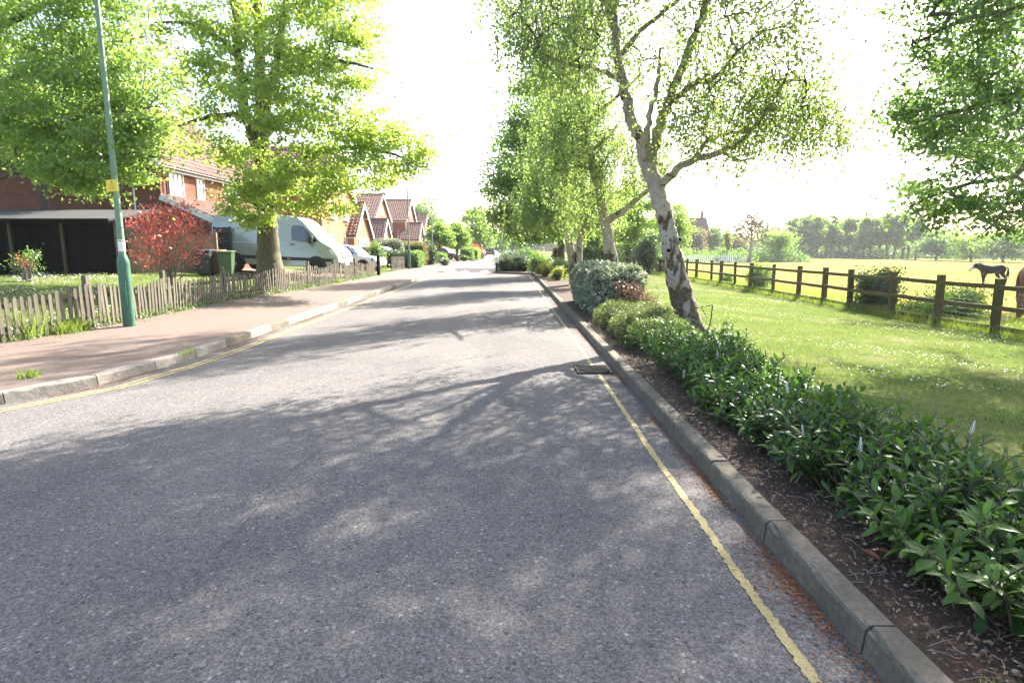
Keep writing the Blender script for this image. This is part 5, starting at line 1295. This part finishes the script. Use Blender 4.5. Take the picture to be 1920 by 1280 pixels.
# the van
vfx, vY = at(658, 470, 28.0), 28.0
VL = 5.9
van = thing('delivery_van', (vfx.x - VL, vY, 0.60), 'silver panel van parked on the drive behind the picket fence, nose to the road', 'van', None, R(-2))
van.rotation_euler = (0, R(2.4), R(-4)); van.location = (vfx.x - VL - .1, vY, 0.60)
prof = [(0.02, .48), (0.0, 1.2), (.05, 2.2), (.12, 2.42), (.35, 2.50), (2.2, 2.56), (3.6, 2.54), (3.95, 2.48), (4.2, 2.34), (5.02, 1.52), (5.12, 1.44), (5.55, 1.22), (5.74, 1.05), (5.84, .80), (5.88, .52), (5.80, .34), (5.4, .30), (5.1, .30), (.5, .34), (.1, .38)]
TB = (1.15, 2.5, .13); HW = .98
local(loft_body(prof, HW, TB, .06), 'body', 'van_paint', van, angle=38)
for s in (-1, 1):
    o = local(side_panel([(3.72, 1.50), (3.70, 2.02), (3.80, 2.14), (4.22, 2.12), (4.52, 1.84), (4.60, 1.42), (4.1, 1.42)], s, .008, TB, HW), 'side_window', 'glass_dark', van)
    local(side_panel([(4.64, 1.44), (4.60, 1.76), (4.92, 1.46)], s, .008, TB, HW), 'quarter_window', 'glass_dark', van)
    local(side_panel([(.06, .60), (.06, .74), (5.62, .74), (5.70, .60)], s, .014, TB, HW), 'side_trim', 'trim_black', van)
    for x in (.62, 2.05, 3.55):
        local(side_panel([(x, .62), (x, 2.3 if x < 3 else 2.15), (x + .012, 2.3 if x < 3 else 2.15), (x + .012, .62)], s, .003, TB, HW), 'panel_seam', 'trim_black', van)
    local(side_panel([(.66, 1.30), (.66, 1.32), (3.5, 1.32), (3.5, 1.30)], s, .012, TB, HW), 'swage_line', 'white_paint', van)
    local(side_panel([(3.68, 1.28), (3.68, 1.32), (3.88, 1.32), (3.88, 1.28)], s, .03, TB, HW), 'door_handle', 'trim_black', van)
    local(side_panel([(0.0, 1.02), (0.0, 1.46), (.16, 1.46), (.16, 1.02)], s, .012, TB, HW), 'tail_lamp', 'lamp_red', van)
    local(side_panel([(0.02, 1.20), (0.02, 1.28), (.165, 1.28), (.165, 1.20)], s, .016, TB, HW), 'reversing_lamp', 'lamp_clear', van)
    local(side_panel([(4.98, .98), (4.98, 1.04), (5.14, 1.04), (5.14, .98)], s, .012, TB, HW), 'side_indicator', 'lamp_amber', van)
    local(side_panel([(3.54, .64), (3.54, .69), (3.68, .69), (3.68, .64)], s, .018, TB, HW), 'marker_lamp', 'lamp_amber', van)
    local(side_panel([(5.50, .96), (5.42, 1.14), (5.60, 1.14), (5.78, .94), (5.72, .86)], s, .006, TB, HW), 'headlamp', 'lamp_clear', van)
    for wx in (1.15, 4.85):
        arc = [(wx + .47 * math.cos(a), .36 + .47 * math.sin(a)) for a in np.linspace(-.1, math.pi + .1, 14)]
        local(side_panel(arc, s, .006, TB, HW), 'wheel_arch', 'trim_black', van)
        wheel(van, wx, s * (HW - .085), .345, .24)
    b = MB(); b.box((4.66, s * 1.10, 1.52), (.16, .22, .34)); local(b, 'mirror', 'trim_black', van, bevel=.03)
def slope_plate(P, t):
    b = MB(); q = [Vector(p) for p in P]; nn = (q[1] - q[0]).cross(q[3] - q[0]).normalized()
    if nn.z < 0: nn = -nn
    b.prism(q, -nn * .01, nn * t); return b
local(slope_plate([(4.27, -.74, 2.27), (4.27, .74, 2.27), (4.98, .88, 1.56), (4.98, -.88, 1.56)], .012), 'windscreen', 'glass_pale', van)
b = MB()
for z in (.80, .90, 1.0): b.box((5.86 - (z - .8) * .35, 0, z), (.05, 1.0, .035))
local(b, 'grille', 'trim_black', van)
b = MB(); b.box((5.80, 0, .48), (.26, 1.86, .26)); local(b, 'front_bumper', 'trim_black', van, bevel=.05)
b = MB(); b.box((5.925, 0, .50), (.012, .52, .11)); local(b, 'number_plate', 'white_paint', van)
b = MB(); b.tube([(4.35, -.1, 2.24), (4.97, .25, 1.60)], .012, 5); b.tube([(4.97, .25, 1.60), (4.80, .62, 1.76)], .01, 5); local(b, 'wiper', 'trim_black', van)
b = MB(); b.box((0.0, 0, .50), (.16, 1.8, .16)); local(b, 'rear_bumper', 'trim_black', van, bevel=.03)

def car(name, label, loc, rz, paint, kind='hatch', group='parked cars', cat='car'):
    c = thing(name, loc, label, cat, group, rz); L, hw = (4.1, .86) if kind == 'hatch' else (4.5, .93); top = 1.46 if kind == 'hatch' else 1.72; bl = .92 if kind == 'hatch' else 1.05
    low = [(.02, .42), (.0, .7), (.06, bl - .02), (.5, bl + .02), (2.6, bl + .02), (L - .75, bl - .08), (L - .2, .74), (L, .58), (L - .02, .34), (L - .3, .24), (.25, .24)]
    T0 = (.7, bl + .1, .06); local(loft_body(low, hw, T0, .05), 'body', paint, c, angle=40)
    r0 = .10 if kind != 'hatch' else .16
    gh = [(r0, bl - .06), (r0 + .30, top - .10), (r0 + .62, top), (1.9, top + .02), (2.45, top - .06), (L - 1.02, bl - .06)]
    T1 = (bl - .06, top, .20); local(loft_body(gh, hw - .05, T1, .04), 'cabin', paint, c, angle=40)
    for s in (-1, 1):
        local(side_panel([(r0 + .55, bl + .05), (r0 + .66, top - .10), (1.55, top - .07), (1.55, bl + .05)], s, .006, T1, hw - .05), 'rear_side_window', 'glass_dark', c)
        local(side_panel([(1.66, bl + .05), (1.66, top - .07), (2.32, top - .10), (L - 1.3, bl + .05)], s, .006, T1, hw - .05), 'front_side_window', 'glass_dark', c)
        for wx in (.78, L - .82):
            wheel(c, wx, s * (hw - .08), .31, .2)
            arc = [(wx + .38 * math.cos(a), .31 + .38 * math.sin(a)) for a in np.linspace(-.05, math.pi + .05, 12)]; local(side_panel(arc, s, .004, T0, hw), 'wheel_arch', 'trim_black', c)
        b = MB(); b.box((.04, s * (hw - .16), bl - .10), (.08, .24, .20)); local(b, 'tail_lamp', 'lamp_red', c, bevel=.02)
        b = MB(); b.box((L - .22, s * (hw - .2), .68), (.22, .30, .13)); local(b, 'headlamp', 'lamp_clear', c, bevel=.03)
        b = MB(); b.box((L - 1.55, s * (hw + .06), bl + .08), (.12, .18, .13)); local(b, 'mirror', paint, c, bevel=.03)
    local(slope_plate([(2.53, -hw + .28, top - .10), (2.53, hw - .28, top - .10), (L - 1.10, hw - .16, bl + .02), (L - 1.10, -hw + .16, bl + .02)], .03), 'windscreen', 'glass_pale', c)
    b = MB(); b.add([(r0 + .035, -hw + .2, bl + .1), (r0 + .035, hw - .2, bl + .1), (r0 + .28, hw - .26, top - .12), (r0 + .28, -hw + .26, top - .12)], [(0, 1, 2, 3)]); b.v = [v + Vector((-.035, 0, .01)) for v in b.v]; local(b, 'rear_window', 'glass_dark', c)
    b = MB(); b.box((0.0, 0, .62), (.03, .52, .11)); local(b, 'number_plate', 'sign_yellow', c)
    return c
p = at(668, 470, 34); car('parked_car', 'pale blue silver car parked just beyond the van nose', (p.x - 2.6, 34.5, .28), R(-8), 'silver_paint')
p = at(732, 466, 44); car('parked_car', 'white car parked behind the clipped hedge', (p.x - 2.9, 45.2, .22), R(-5), 'white_car_paint')
p = at(919, 478, 118); car('parked_car', 'dark plum car parked far along the road, seen from behind', (p.x, 116, .01), R(90), 'dark_car_paint', 'suv')
p = at(816, 470, 72); car('parked_car', 'dark car on a drive behind the small street trees', (p.x - 1.0, 74, .14), R(-20), 'dark_car_paint')
p = at(899, 468, 110); car('parked_car', 'pale car parked left of the plum car far down the road', (p.x - 1.2, 112, .13), R(70), 'white_car_paint')

# ================================================================== STREET FURNITURE
def lamp_post(label, x, y, z, H, mats, near=False, arm=1.2, band=True, nseg=16):
    c = thing('street_lamp', (x, y, z), label, 'lamp post', 'street lamps on the left footway')
    b = MB(); b.lathe([(.105, -.02), (.105, 1.18), (.098, 1.24), (.062, 1.34)], (x, y, z), nseg); b.build('base', mats[1], c, angle=35)
    b = MB(); b.lathe([(.060, 1.335), (.058, 1.37), (.058, 2.1), (.052, 2.12), (.040, H)], (x, y, z), nseg); b.build('column', mats[0], c, angle=35)
    if near:
        b = MB(); b.lathe([(.0605, 1.40), (.0605, 1.62)], (x, y, z), nseg); b.build('white_band', 'white_paint', c, angle=35)
        b = MB(); b.lathe([(.062, 1.59), (.062, 1.60)], (x, y, z), nseg); b.build('strap', 'black_paint', c)
        b = MB(); b.box((x + .02, y - .104, z + .62), (.10, .012, .45)); b.build('access_door', mats[1], c, bevel=.004)
    b = MB(); b.tube([(x, y, z + H - .05), (x + .05, y, z + H + .06), (x + arm * .5, y, z + H + .12), (x + arm, y, z + H + .14)], .025, 7); b.build('arm', mats[0], c, smooth=True)
    b = MB(); b.box((x + arm + .2, y, z + H + .13), (.5, .2, .09)); b.build('lantern', 'lamp_grey', c, bevel=.03)
    return c
lp = lamp_post('tall green lamp post with thick base and white band beside the picket fence', *(lambda g: (g.x, g.y))(gnd(243, 611, .125)), .125, 6.3, ('lamp_green', 'lamp_base_green'), near=True, nseg=20)
sx0 = lp.location
sg = at(221, 348, sx0.y - .10)
sign = thing('notice_sign', (sx0.x, sx0.y, sg.z), 'small yellow notice plate strapped to the green lamp post', 'sign', None, R(-22))
b = MB(); b.box((.03, -.085, 0), (.30, .006, .205)); local(b, 'plate', 'sign_yellow', sign)
b = MB(); b.lathe([(.022, -.004), (.022, .004)], (.03, -.0895, .062), 12, 'y'); local(b, 'emblem', 'sign_ink', sign)
b = MB()
for z, ww in ((.018, .17), (-.012, .13), (-.042, .20), (-.068, .15)):
    for k in range(6): b.box((.03 - ww / 2 + ww * (k + .5) / 6, -.0889, z), (ww / 6 * .7, .0016, .010))
local(b, 'lettering', 'sign_ink', sign)
b = MB()
for z in (-.05, .05): b.lathe([(.064, z - .008), (.064, z + .008)], (0, 0, 0), 14)
local(b, 'strap', 'lamp_grey', sign)
p = gnd(768, 504, .12); lamp_post('grey green lamp post standing before the clipped hedge at the end of the fence', p.x, 42, .12, 6.6, ('lamp_green', 'lamp_base_green'))
lamp_post('grey lamp post with arm beyond the brown roofed house', at(811, 455, 58).x, 58, .12, 5.9, ('lamp_grey', 'lamp_grey'), arm=1.0)
lamp_post('farthest grey lamp post before the big roadside tree', at(855, 455, 86).x, 86, .12, 5.8, ('lamp_grey', 'lamp_grey'), arm=1.0)
def bollard(label, x, y, cap):
    c = thing('bollard', (x, y, .12), label, 'bollard', 'bollards at the pinch point')
    b = MB(); b.box((x, y, .12 + .28), (.16, .12, .56)); b.build('post', 'black_paint', c, bevel=.02)
    b = MB(); b.box((x, y, .12 + (.74 if cap else .62)), (.17, .13, .38 if cap else .10)); b.build('reflector_panel', 'white_paint', c, bevel=.02)
    if not cap:
        b = MB(); b.box((x, y, .12 + .74), (.15, .11, .14)); b.build('cap', 'black_paint', c, bevel=.02)
bollard('black bollard with white face at the left tip of the build out', -.78, 37.3, True)
bollard('black bollard with white band at the right end of the build out', 1.40, 35.9, False)

# wheelie bins
def bin_(label, x, y, mat, H=1.06, rz=0.2):
    c = thing('wheelie_bin', (x, y, gzf(x)), label, 'bin', 'wheelie bins', rz)
    b = MB(); vs = [(-.22, -.26, .06), (.22, -.26, .06), (.22, .20, .06), (-.22, .20, .06), (-.28, -.34, H - .08), (.28, -.34, H - .08), (.28, .30, H - .08), (-.28, .30, H - .08)]
    b.add(vs, [(3, 2, 1, 0), (4, 5, 6, 7), (0, 1, 5, 4), (1, 2, 6, 5), (2, 3, 7, 6), (3, 0, 4, 7)]); local(b, 'body', mat, c, bevel=.03)
    b = MB(); b.box((0, -.02, H - .04), (.62, .72, .06), rot=(.05, 0, 0)); local(b, 'lid', mat, c, bevel=.02)
    b = MB(); b.tube([(-.25, .36, H - .08), (.25, .36, H - .08)], .02, 6); local(b, 'handle', mat, c)
    for s in (-.2, .2):
        b = MB(); b.lathe([(.1, -.03), (.1, .03)], (s, .22, .10), 12, 'x'); local(b, 'wheel', 'rubber', c)
for px, Y, mt, lab in ((383, 24.2, 'bin_dark', 'dark grey wheelie bin nearest the red leaved shrub'), (407, 24.8, 'bin_brown', 'brown wheelie bin between the dark and green bins'), (424, 24.6, 'bin_green', 'green wheelie bin at the rear of the van')):
    bin_(lab, at(px, 480, Y).x, Y, mt)

# ---- picket fence
pk = thing('picket_fence', (-7.8, 18, .12), 'weathered low timber picket fence along the back of the left footway', 'fence')
def picket_mesh(wd, h):
    b = MB(); t = .018
    poly = [Vector((-wd / 2, 0, 0)), Vector((wd / 2, 0, 0)), Vector((wd / 2, 0, h - .045)), Vector((wd * .30, 0, h - .012)), Vector((0, 0, h)), Vector((-wd * .30, 0, h - .012)), Vector((-wd / 2, 0, h - .045))]
    b.prism(poly, (0, -t / 2, 0), (0, t / 2, 0)); return b.mesh('picket', 'picket')
pms = [picket_mesh(wd, 1.0) for wd in (.070, .074, .066)]
b = MB(); b.box((0, 0, .5), (.085, .085, 1.06)); post_m = b.mesh('post', 'picket')
def fpt(y): return Vector((interp(XB, y) + .05, y, .11))
y = 7.6; posts = [7.9, 11.05, 13.6, 16.6, 19.5, 22.4, 25.3, 28.2, 31.4]
def lean_at(y): return 0.0 if not 27.4 < y < 29.4 else 0.42 * math.sin((y - 27.4) / 2.0 * math.pi)
for py_ in posts:
    p = fpt(py_); inst('post', post_m, pk, Matrix.Translation(p + Vector((-.05, 0, -.05))) @ Euler((random.gauss(0, .02), random.gauss(0, .02), 0)).to_matrix().to_4x4())
while y < 31.5:
    p = fpt(y); q = fpt(y + .05); ang = math.atan2(q.y - p.y, q.x - p.x)
    # tops dip between posts
    k = max([i for i in range(len(posts)) if posts[i] <= y] or [0]); a0 = posts[k]; a1 = posts[min(k + 1, len(posts) - 1)]
    t = (y - a0) / max(.1, a1 - a0); t = min(1, max(0, t)); h = .86 - .16 * math.sin(math.pi * t) + random.gauss(0, .012)
    if not 10.75 < y < 11.3 or True:
        m = Matrix.Translation(p + Vector((.035, 0, random.uniform(-.01, .01)))) @ Matrix.Rotation(ang, 4, 'Z') @ Euler((random.gauss(0, .025), random.gauss(0, .018) + lean_at(y) * .9, random.gauss(0, .05))).to_matrix().to_4x4() @ Matrix.Scale(h, 4, (0, 0, 1))
        inst('picket', random.choice(pms), pk, m)
    y += .128 if y < 20 else .14
for i in range(len(posts) - 1):
    for hh in (.20, .58):
        for s in range(3):
            a = fpt(posts[i] + (posts[i + 1] - posts[i]) * s / 3); c = fpt(posts[i] + (posts[i + 1] - posts[i]) * (s + 1) / 3)
            b = MB(); b.beam(a + Vector((-.01, 0, hh)), c + Vector((-.01, 0, hh)), .03, .07); b.build('rail', 'picket', pk)
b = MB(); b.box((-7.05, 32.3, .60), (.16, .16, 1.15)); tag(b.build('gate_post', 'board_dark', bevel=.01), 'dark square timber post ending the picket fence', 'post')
pk2 = thing('picket_fence', (-7.3, 40, .12), 'short run of grey pickets before the ivy hedge by the lamp post', 'fence')
for k in range(11): inst('picket', pms[k % 3], pk2, Matrix.Translation((-7.55 + .03 * k, 38.6 + .27 * k, .10)) @ Matrix.Rotation(1.5, 4, 'Z') @ Matrix.Diagonal((1.6, 1, .92, 1)))
for hh in (.25, .65):
    b = MB(); b.beam((-7.60, 38.5, hh), (-7.25, 41.5, hh), .03, .07); b.build('rail', 'picket', pk2)
# weeds and tufts along the fence foot
def tuft(name, label, x, y, n, h, sp, mat='grass_long', z=.12):
    P = np.stack([rng.normal(x, sp, n), rng.normal(y, sp * 1.3, n), np.full(n, z)], 1); return tag(blades(name, P, h, .006, mat, lean=.5), label, 'grass tuft', 'grass tufts along the left footway')
p = gnd(130, 622, .12); tuft('grass_tuft', 'thick green grass tuft at the foot of the pickets left of the lamp', p.x, p.y, 900, .24, .12)
p = gnd(58, 706, .12); tuft('grass_tuft', 'small bright grass tuft behind the left kerb joint', p.x, p.y, 130, .10, .05)
p = gnd(345, 663, .12); tuft('grass_tuft', 'tiny grass tuft growing at the left kerb edge', p.x + .05, p.y, 70, .07, .05)
p = gnd(20, 640, .12); tuft('grass_tuft', 'tall leafy blades between the leftmost pickets', p.x - .05, p.y + .3, 260, .55, .12)
p = gnd(640, 530, .12); tuft('grass_tuft', 'green weed tuft under the leaning pickets', p.x - .2, p.y, 260, .25, .12)
def ivy(label, y0, y1, n, seed):
    g = np.random.default_rng(seed); y = g.uniform(y0, y1, n); x = np.array([interp(XB, v) for v in y]) + .04 + g.normal(size=n) * .10
    P = np.stack([x, y, .12 + np.abs(g.normal(size=n)) * .10], 1); V, F = leaf_quads(P, .05, .9, g=g); return tag(npobj('ivy_growth', V, F, 'leaf_mid'), label, 'ivy', 'ivy along the picket fence', 'stuff')
ivy('ivy and weeds along the foot of the picket fence', 9.0, 31, 4200, 3)

# ================================================================== LEFT: TREES AND GARDENS
YT = 21.5; bT = Vector((at(506, 500, YT).x, YT, gzf(-8.7)))
limbs = [([bT + Vector((0, 0, -.1))] + pp([(506, 500), (503, 455), (500, 400), (498, 340), (494, 280), (490, 210), (488, 130), (484, 40), (480, -80), (478, -220)], YT), pr_([60, 47, 38, 32, 27, 25, 22, 19, 16, 11, 5], YT)),
         (pp([(497, 330), (478, 270), (458, 200), (447, 110), (440, 20), (425, -110)], [21.5, 21.4, 21.2, 21.1, 21, 21]), pr_([19, 18, 17, 15, 12, 6], YT)),
         (pp([(492, 250), (505, 180), (520, 100), (535, 10), (550, -80)], [21.5, 21.3, 21, 20.8, 20.6]), pr_([16, 14, 12, 10, 5], YT)),
         (pp([(499, 350), (540, 310), (590, 290), (650, 275), (720, 285), (770, 300)], [21.5, 21.2, 21, 20.8, 20.5, 20.2]), pr_([14, 11, 9, 7, 5, 3], YT)),
         (pp([(495, 260), (530, 225), (580, 215), (640, 225)], [21.5, 21.8, 22, 22.3]), pr_([13, 10, 8, 4], YT)),
         (pp([(488, 150), (540, 135), (590, 120), (640, 115), (700, 130)], [21.5, 21, 20.7, 20.4, 20]), pr_([13, 10, 8, 6, 3], YT)),
         (pp([(484, 60), (540, 20), (610, -20), (680, -50)], [21.5, 22, 22.4, 22.8]), pr_([12, 9, 7, 3], YT)),
         (pp([(460, 215), (420, 215), (370, 225), (320, 240)], [21.2, 20.8, 20.4, 20]), pr_([11, 8, 6, 3], YT)),
         (pp([(448, 110), (410, 70), (350, 45), (290, 42)], [21.1, 20.8, 20.4, 20]), pr_([11, 8, 6, 3], YT)),
         (pp([(500, 390), (540, 380), (590, 385)], [21.5, 21, 20.6]), pr_([8, 6, 3], YT)), (pp([(500, 400), (470, 380), (430, 375)], [21.5, 21, 20.6]), pr_([8, 6, 3], YT))]
blobs = [blob(480, 100, 20.5, 90, 70, 50), blob(600, 60, 21, 110, 70, 70), blob(560, 160, 20.3, 90, 60, 55), blob(660, 120, 20.8, 60, 70, 40), blob(500, 200, 19.8, 80, 50, 45), blob(610, 250, 20.4, 90, 50, 55), blob(700, 250, 20.4, 70, 45, 40), blob(760, 285, 20.2, 60, 38, 30), blob(680, 320, 20.6, 80, 35, 40),
         blob(580, 340, 20.6, 70, 45, 45), blob(490, 320, 20, 70, 50, 42), blob(470, 390, 20.3, 60, 40, 36), blob(595, 390, 20.6, 60, 28, 16), blob(405, 285, 20.5, 50, 40, 22), blob(390, 180, 20.5, 70, 60, 40), blob(350, 80, 20.6, 70, 60, 36), blob(420, 20, 20.8, 90, 60, 44), blob(540, -60, 21, 180, 80, 90), blob(480, -200, 21.5, 170, 100, 80), blob(640, 10, 21, 80, 60, 40)]
make_tree('lime_tree', 'large bright green street tree with dark forked trunk in front of the van', None, bT, limbs, blobs, 56000, 0.11, 'leaf_lime', 'bark_green', seed=200, clump=0.24, lw=0.8, sides=16, lump=0.07, tstep=0.18)
# tree at the left edge
bL = Vector((-15.5, 13.6, ZG))
limbs = [([bL, bL + Vector((.1, 0, 2)), bL + Vector((.2, .1, 4.5)), bL + Vector((.3, .2, 8))], [.28, .22, .16, .06]),
         ([bL + Vector((.1, 0, 2.0)), at(-60, 345, 13), at(40, 322, 12.6), at(150, 300, 12.4), at(250, 290, 12.2), at(320, 300, 12)], [.09, .06, .045, .035, .02, .008]),
         ([bL + Vector((.1, 0, 3.0)), at(-40, 180, 13), at(60, 130, 12.8), at(170, 90, 12.6), at(270, 70, 12.4)], [.11, .08, .06, .04, .012]),
         ([bL + Vector((.1, 0, 2.6)), at(-30, 240, 12.6), at(70, 235, 12.2), at(180, 215, 12), at(300, 200, 11.8)], [.10, .07, .05, .03, .01]),
         ([bL + Vector((.2, .1, 4.0)), at(0, 50, 13), at(100, 0, 12.8), at(220, -40, 12.5)], [.10, .07, .05, .02]),
         ([at(40, 322, 12.6), at(30, 280, 12.3), at(60, 250, 12.1)], [.03, .02, .008])]
blobs = [blob(60, 60, 12.6, 110, 90, 60), blob(190, 60, 12.4, 90, 80, 50), blob(250, 150, 12.2, 80, 60, 44), blob(110, 170, 12.3, 110, 70, 60), blob(50, 250, 12.4, 90, 60, 50), blob(190, 250, 12.1, 100, 50, 50), blob(280, 260, 12, 60, 45, 30), blob(120, 305, 12.3, 90, 35, 34), blob(240, 318, 12, 60, 30, 24), blob(150, 340, 12.1, 30, 30, 10), blob(-60, 150, 13, 120, 160, 60), blob(100, -80, 12.6, 200, 90, 80), blob(20, 180, 14.5, 120, 120, 60), blob(150, 355, 12.1, 40, 14, 6), ((-15, 14, 8), (3, 3, 2), 60)]
make_tree('garden_tree', 'leafy green tree reaching in from the left edge over the gardens', None, bL, limbs, blobs, 70000, 0.068, 'leaf_left', 'bark', 'twig_grey', seed=201, clump=0.20, lw=0.75)
# darker tree filling behind it, between house and camera
c = at(70, 250, 24); base = Vector((c.x - 1, 25.2, ZG)); t = at(60, 120, 25)
make_tree('dark_garden_tree', 'dark green tree behind the overhanging left hand branches by the house', None, base, [([base, base.lerp(t, .5), t], [.2, .15, .05])], [blob(40, 240, 25, 110, 90, 70), blob(150, 230, 25.5, 90, 70, 50), blob(60, 120, 25, 120, 90, 60), blob(190, 160, 25.5, 80, 80, 40)], 26000, 0.12, 'leaf_dark', 'bark', seed=202, clump=0.36)
# red leaved shrub
pR = at(318, 500, 18.6)
bRd = (pR.x, 18.6, gzf(pR.x))
shrub('red_shrub', 'red leaved photinia shrub behind the picket fence', None, bRd, [blob(320, 420, 18.6, 58, 36, 44), blob(355, 445, 18.4, 48, 34, 34), blob(285, 450, 18.5, 50, 34, 40), blob(320, 482, 18.4, 60, 22, 30), blob(262, 430, 18.6, 30, 26, 14), blob(330, 400, 18.6, 30, 18, 14)], 2600, 0.14, 'leaf_red', 0.32, 'twig_grey', seed=210, clump=0.13, up=0.7, droop=-0.4, nstem=9)
pS = at(48, 490, 17.5); ss_ = shrub('small_shrub', 'small sparse shrub with a few red leaves in front of the dark lean to', None, (pS.x, 17.5, gzf(pS.x)), [blob(50, 490, 17.5, 34, 18, 16), blob(65, 475, 17.5, 18, 8, 6)], 420, 0.085, 'leaf_mid', 0.4, 'twig_grey', seed=211, clump=0.09)
rs_ = shrub('small_red_shrub', 'few red young leaves among the small sparse shrub', None, (pS.x + .05, 17.4, gzf(pS.x)), [blob(40, 492, 17.4, 14, 10, 6)], 70, 0.08, 'leaf_red', 0.4, 'twig_grey', seed=212, clump=0.07)
for ch in list(rs_.children):
    ch.parent = ss_; ch.matrix_parent_inverse = wmat(ss_).inverted(); ch.name = 'red_stem' if ch.name.startswith('stem') else 'red_leaves'
bpy.data.objects.remove(rs_)
# hedges and plants beyond the fence
def pix_hedge(name, label, px0, px1, pt, Y, depth, n, ls, mat, seed, core='hedge_core', rough=.15, zb=.12):
    a = at(px0, pt, Y); c = at(px1, pt, Y); return hedge(name, label, 'hedges along the left side', a.x, c.x, Y, Y + depth, zb, a.z, n, ls, mat, .55, core, seed, rough)
pix_hedge('ivy_hedge', 'dark ivy hedge between fence end and second lamp post', 716, 770, 473, 43.5, 3, 7000, .11, 'leaf_dark', 220)
pix_hedge('clipped_hedge', 'clipped hedge with sunlit right end behind the second lamp post', 770, 784, 472, 43.6, 3, 2600, .11, 'leaf_mid', 221)
pix_hedge('brown_hedge', 'brownish green clipped hedge above the ivy hedge', 748, 794, 456, 49, 3, 6000, .12, 'leaf_olive', 222)
pix_hedge('silver_hedge', 'pale silvery hedge in front of the garage gables', 698, 752, 449, 47.4, 1.2, 5000, .13, 'leaf_silver', 223)
pix_shrub('garden_shrub', 'leafy green shrub beside the pale blue car', 706, 458, 500, 36, 38, 3600, .10, 'leaf_mid', 224, core='hedge_core', group='garden shrubs on the left')
pix_shrub('holly_bush', 'dark upright holly bush right of the second lamp post', 804, 452, 492, 28, 52, 5200, .13, 'leaf_dark', 225, core='hedge_core', group='garden shrubs on the left', clumps=40)
pix_shrub('garden_shrub', 'bright green low round shrub right of the holly bush', 828, 475, 488, 22, 56, 2200, .11, 'leaf_street', 226, core='hedge_core', group='garden shrubs on the left')
pix_shrub('garden_shrub', 'grey green low shrub on the left build out', 834, 483, 496, 22, 50, 1800, .09, 'leaf_silver', 227, core='hedge_core', group='garden shrubs on the left')
pix_shrub('garden_shrub', 'small shrub farther along the left kerb', 870, 479, 488, 16, 66, 1500, .12, 'leaf_mid', 228, core='hedge_core', group='garden shrubs on the left')
pix_shrub('garden_shrub', 'reddish brown low shrub before the plum car', 899, 474, 484, 20, 80, 1500, .14, 'leaf_bronze', 229, core='hedge_core', group='garden shrubs on the left')
pix_hedge('far_clipped_hedge', 'square clipped green hedge far along the left side', 864, 884, 465, 70, 4, 3600, .16, 'leaf_mid', 230)
pix_hedge('far_clipped_hedge', 'bright sunlit clipped hedge next to the farther square hedge', 884, 896, 466, 74, 4, 2200, .16, 'leaf_street', 231)
pix_shrub('far_red_shrub', 'far red leaved shrub above the clipped hedges', 894, 458, 470, 22, 88, 1500, .16, 'leaf_redfar', 232, group='garden shrubs on the left')
for i, (px, ty, by, wd, Y, mt, lab) in enumerate([(824, 420, 490, 44, 60, 'leaf_street', 'small round street tree left of the next one, beyond the holly bush'), (858, 418, 486, 44, 66, 'leaf_street', 'small street tree with dark trunk on the left verge'), (897, 385, 482, 60, 95, 'leaf_street', 'tall bright green roadside tree near the plum car'),
        (800, 372, 470, 80, 120, 'leaf_mid', 'big dark green tree rising behind the far roofs'), (938, 440, 476, 36, 180, 'leaf_street', 'small pale tree at the far end of the road'), (960, 445, 478, 50, 200, 'leaf_wood', 'hazy tree at the far end of the road, right side')]):
    simple_tree('street_tree', lab, 'street trees farther along the road', px, by, ty, wd, Y, 9000, .06 + Y * .0020, mt, 'bark', 240 + i, .10 + Y * .001, zb=.1, crown_from=.34 if i < 2 else .15, nb=20, twigscale=1.6)
# driveway under the van
dv = MB(); dv.add([(-14.2, 26.4, gzf(-14.2) + .02), (-7.4, 26.4, .125), (-7.2, 31.0, .125), (-14.2, 31.0, gzf(-14.2) + .02)], [(0, 1, 2, 3)])
tag(dv.build('driveway', 'drive'), kind='structure')

# ================================================================== THE AIR
hz = MB(); hz.box((40, 190, 10), (520, 420, 32))
hzo = hz.build('haze', 'wire'); hzo.data.materials.clear()
m, n, l, out = newmat('haze_air')
pv = n.new('ShaderNodeVolumePrincipled'); pv.inputs['Color'].default_value = (0.93, 0.97, 1.0, 1); pv.inputs['Density'].default_value = 0.00027; pv.inputs['Anisotropy'].default_value = 0.3
l.new(pv.outputs[0], out.inputs['Volume'])
hzo.data.materials.append(m); tag(hzo, kind='stuff')
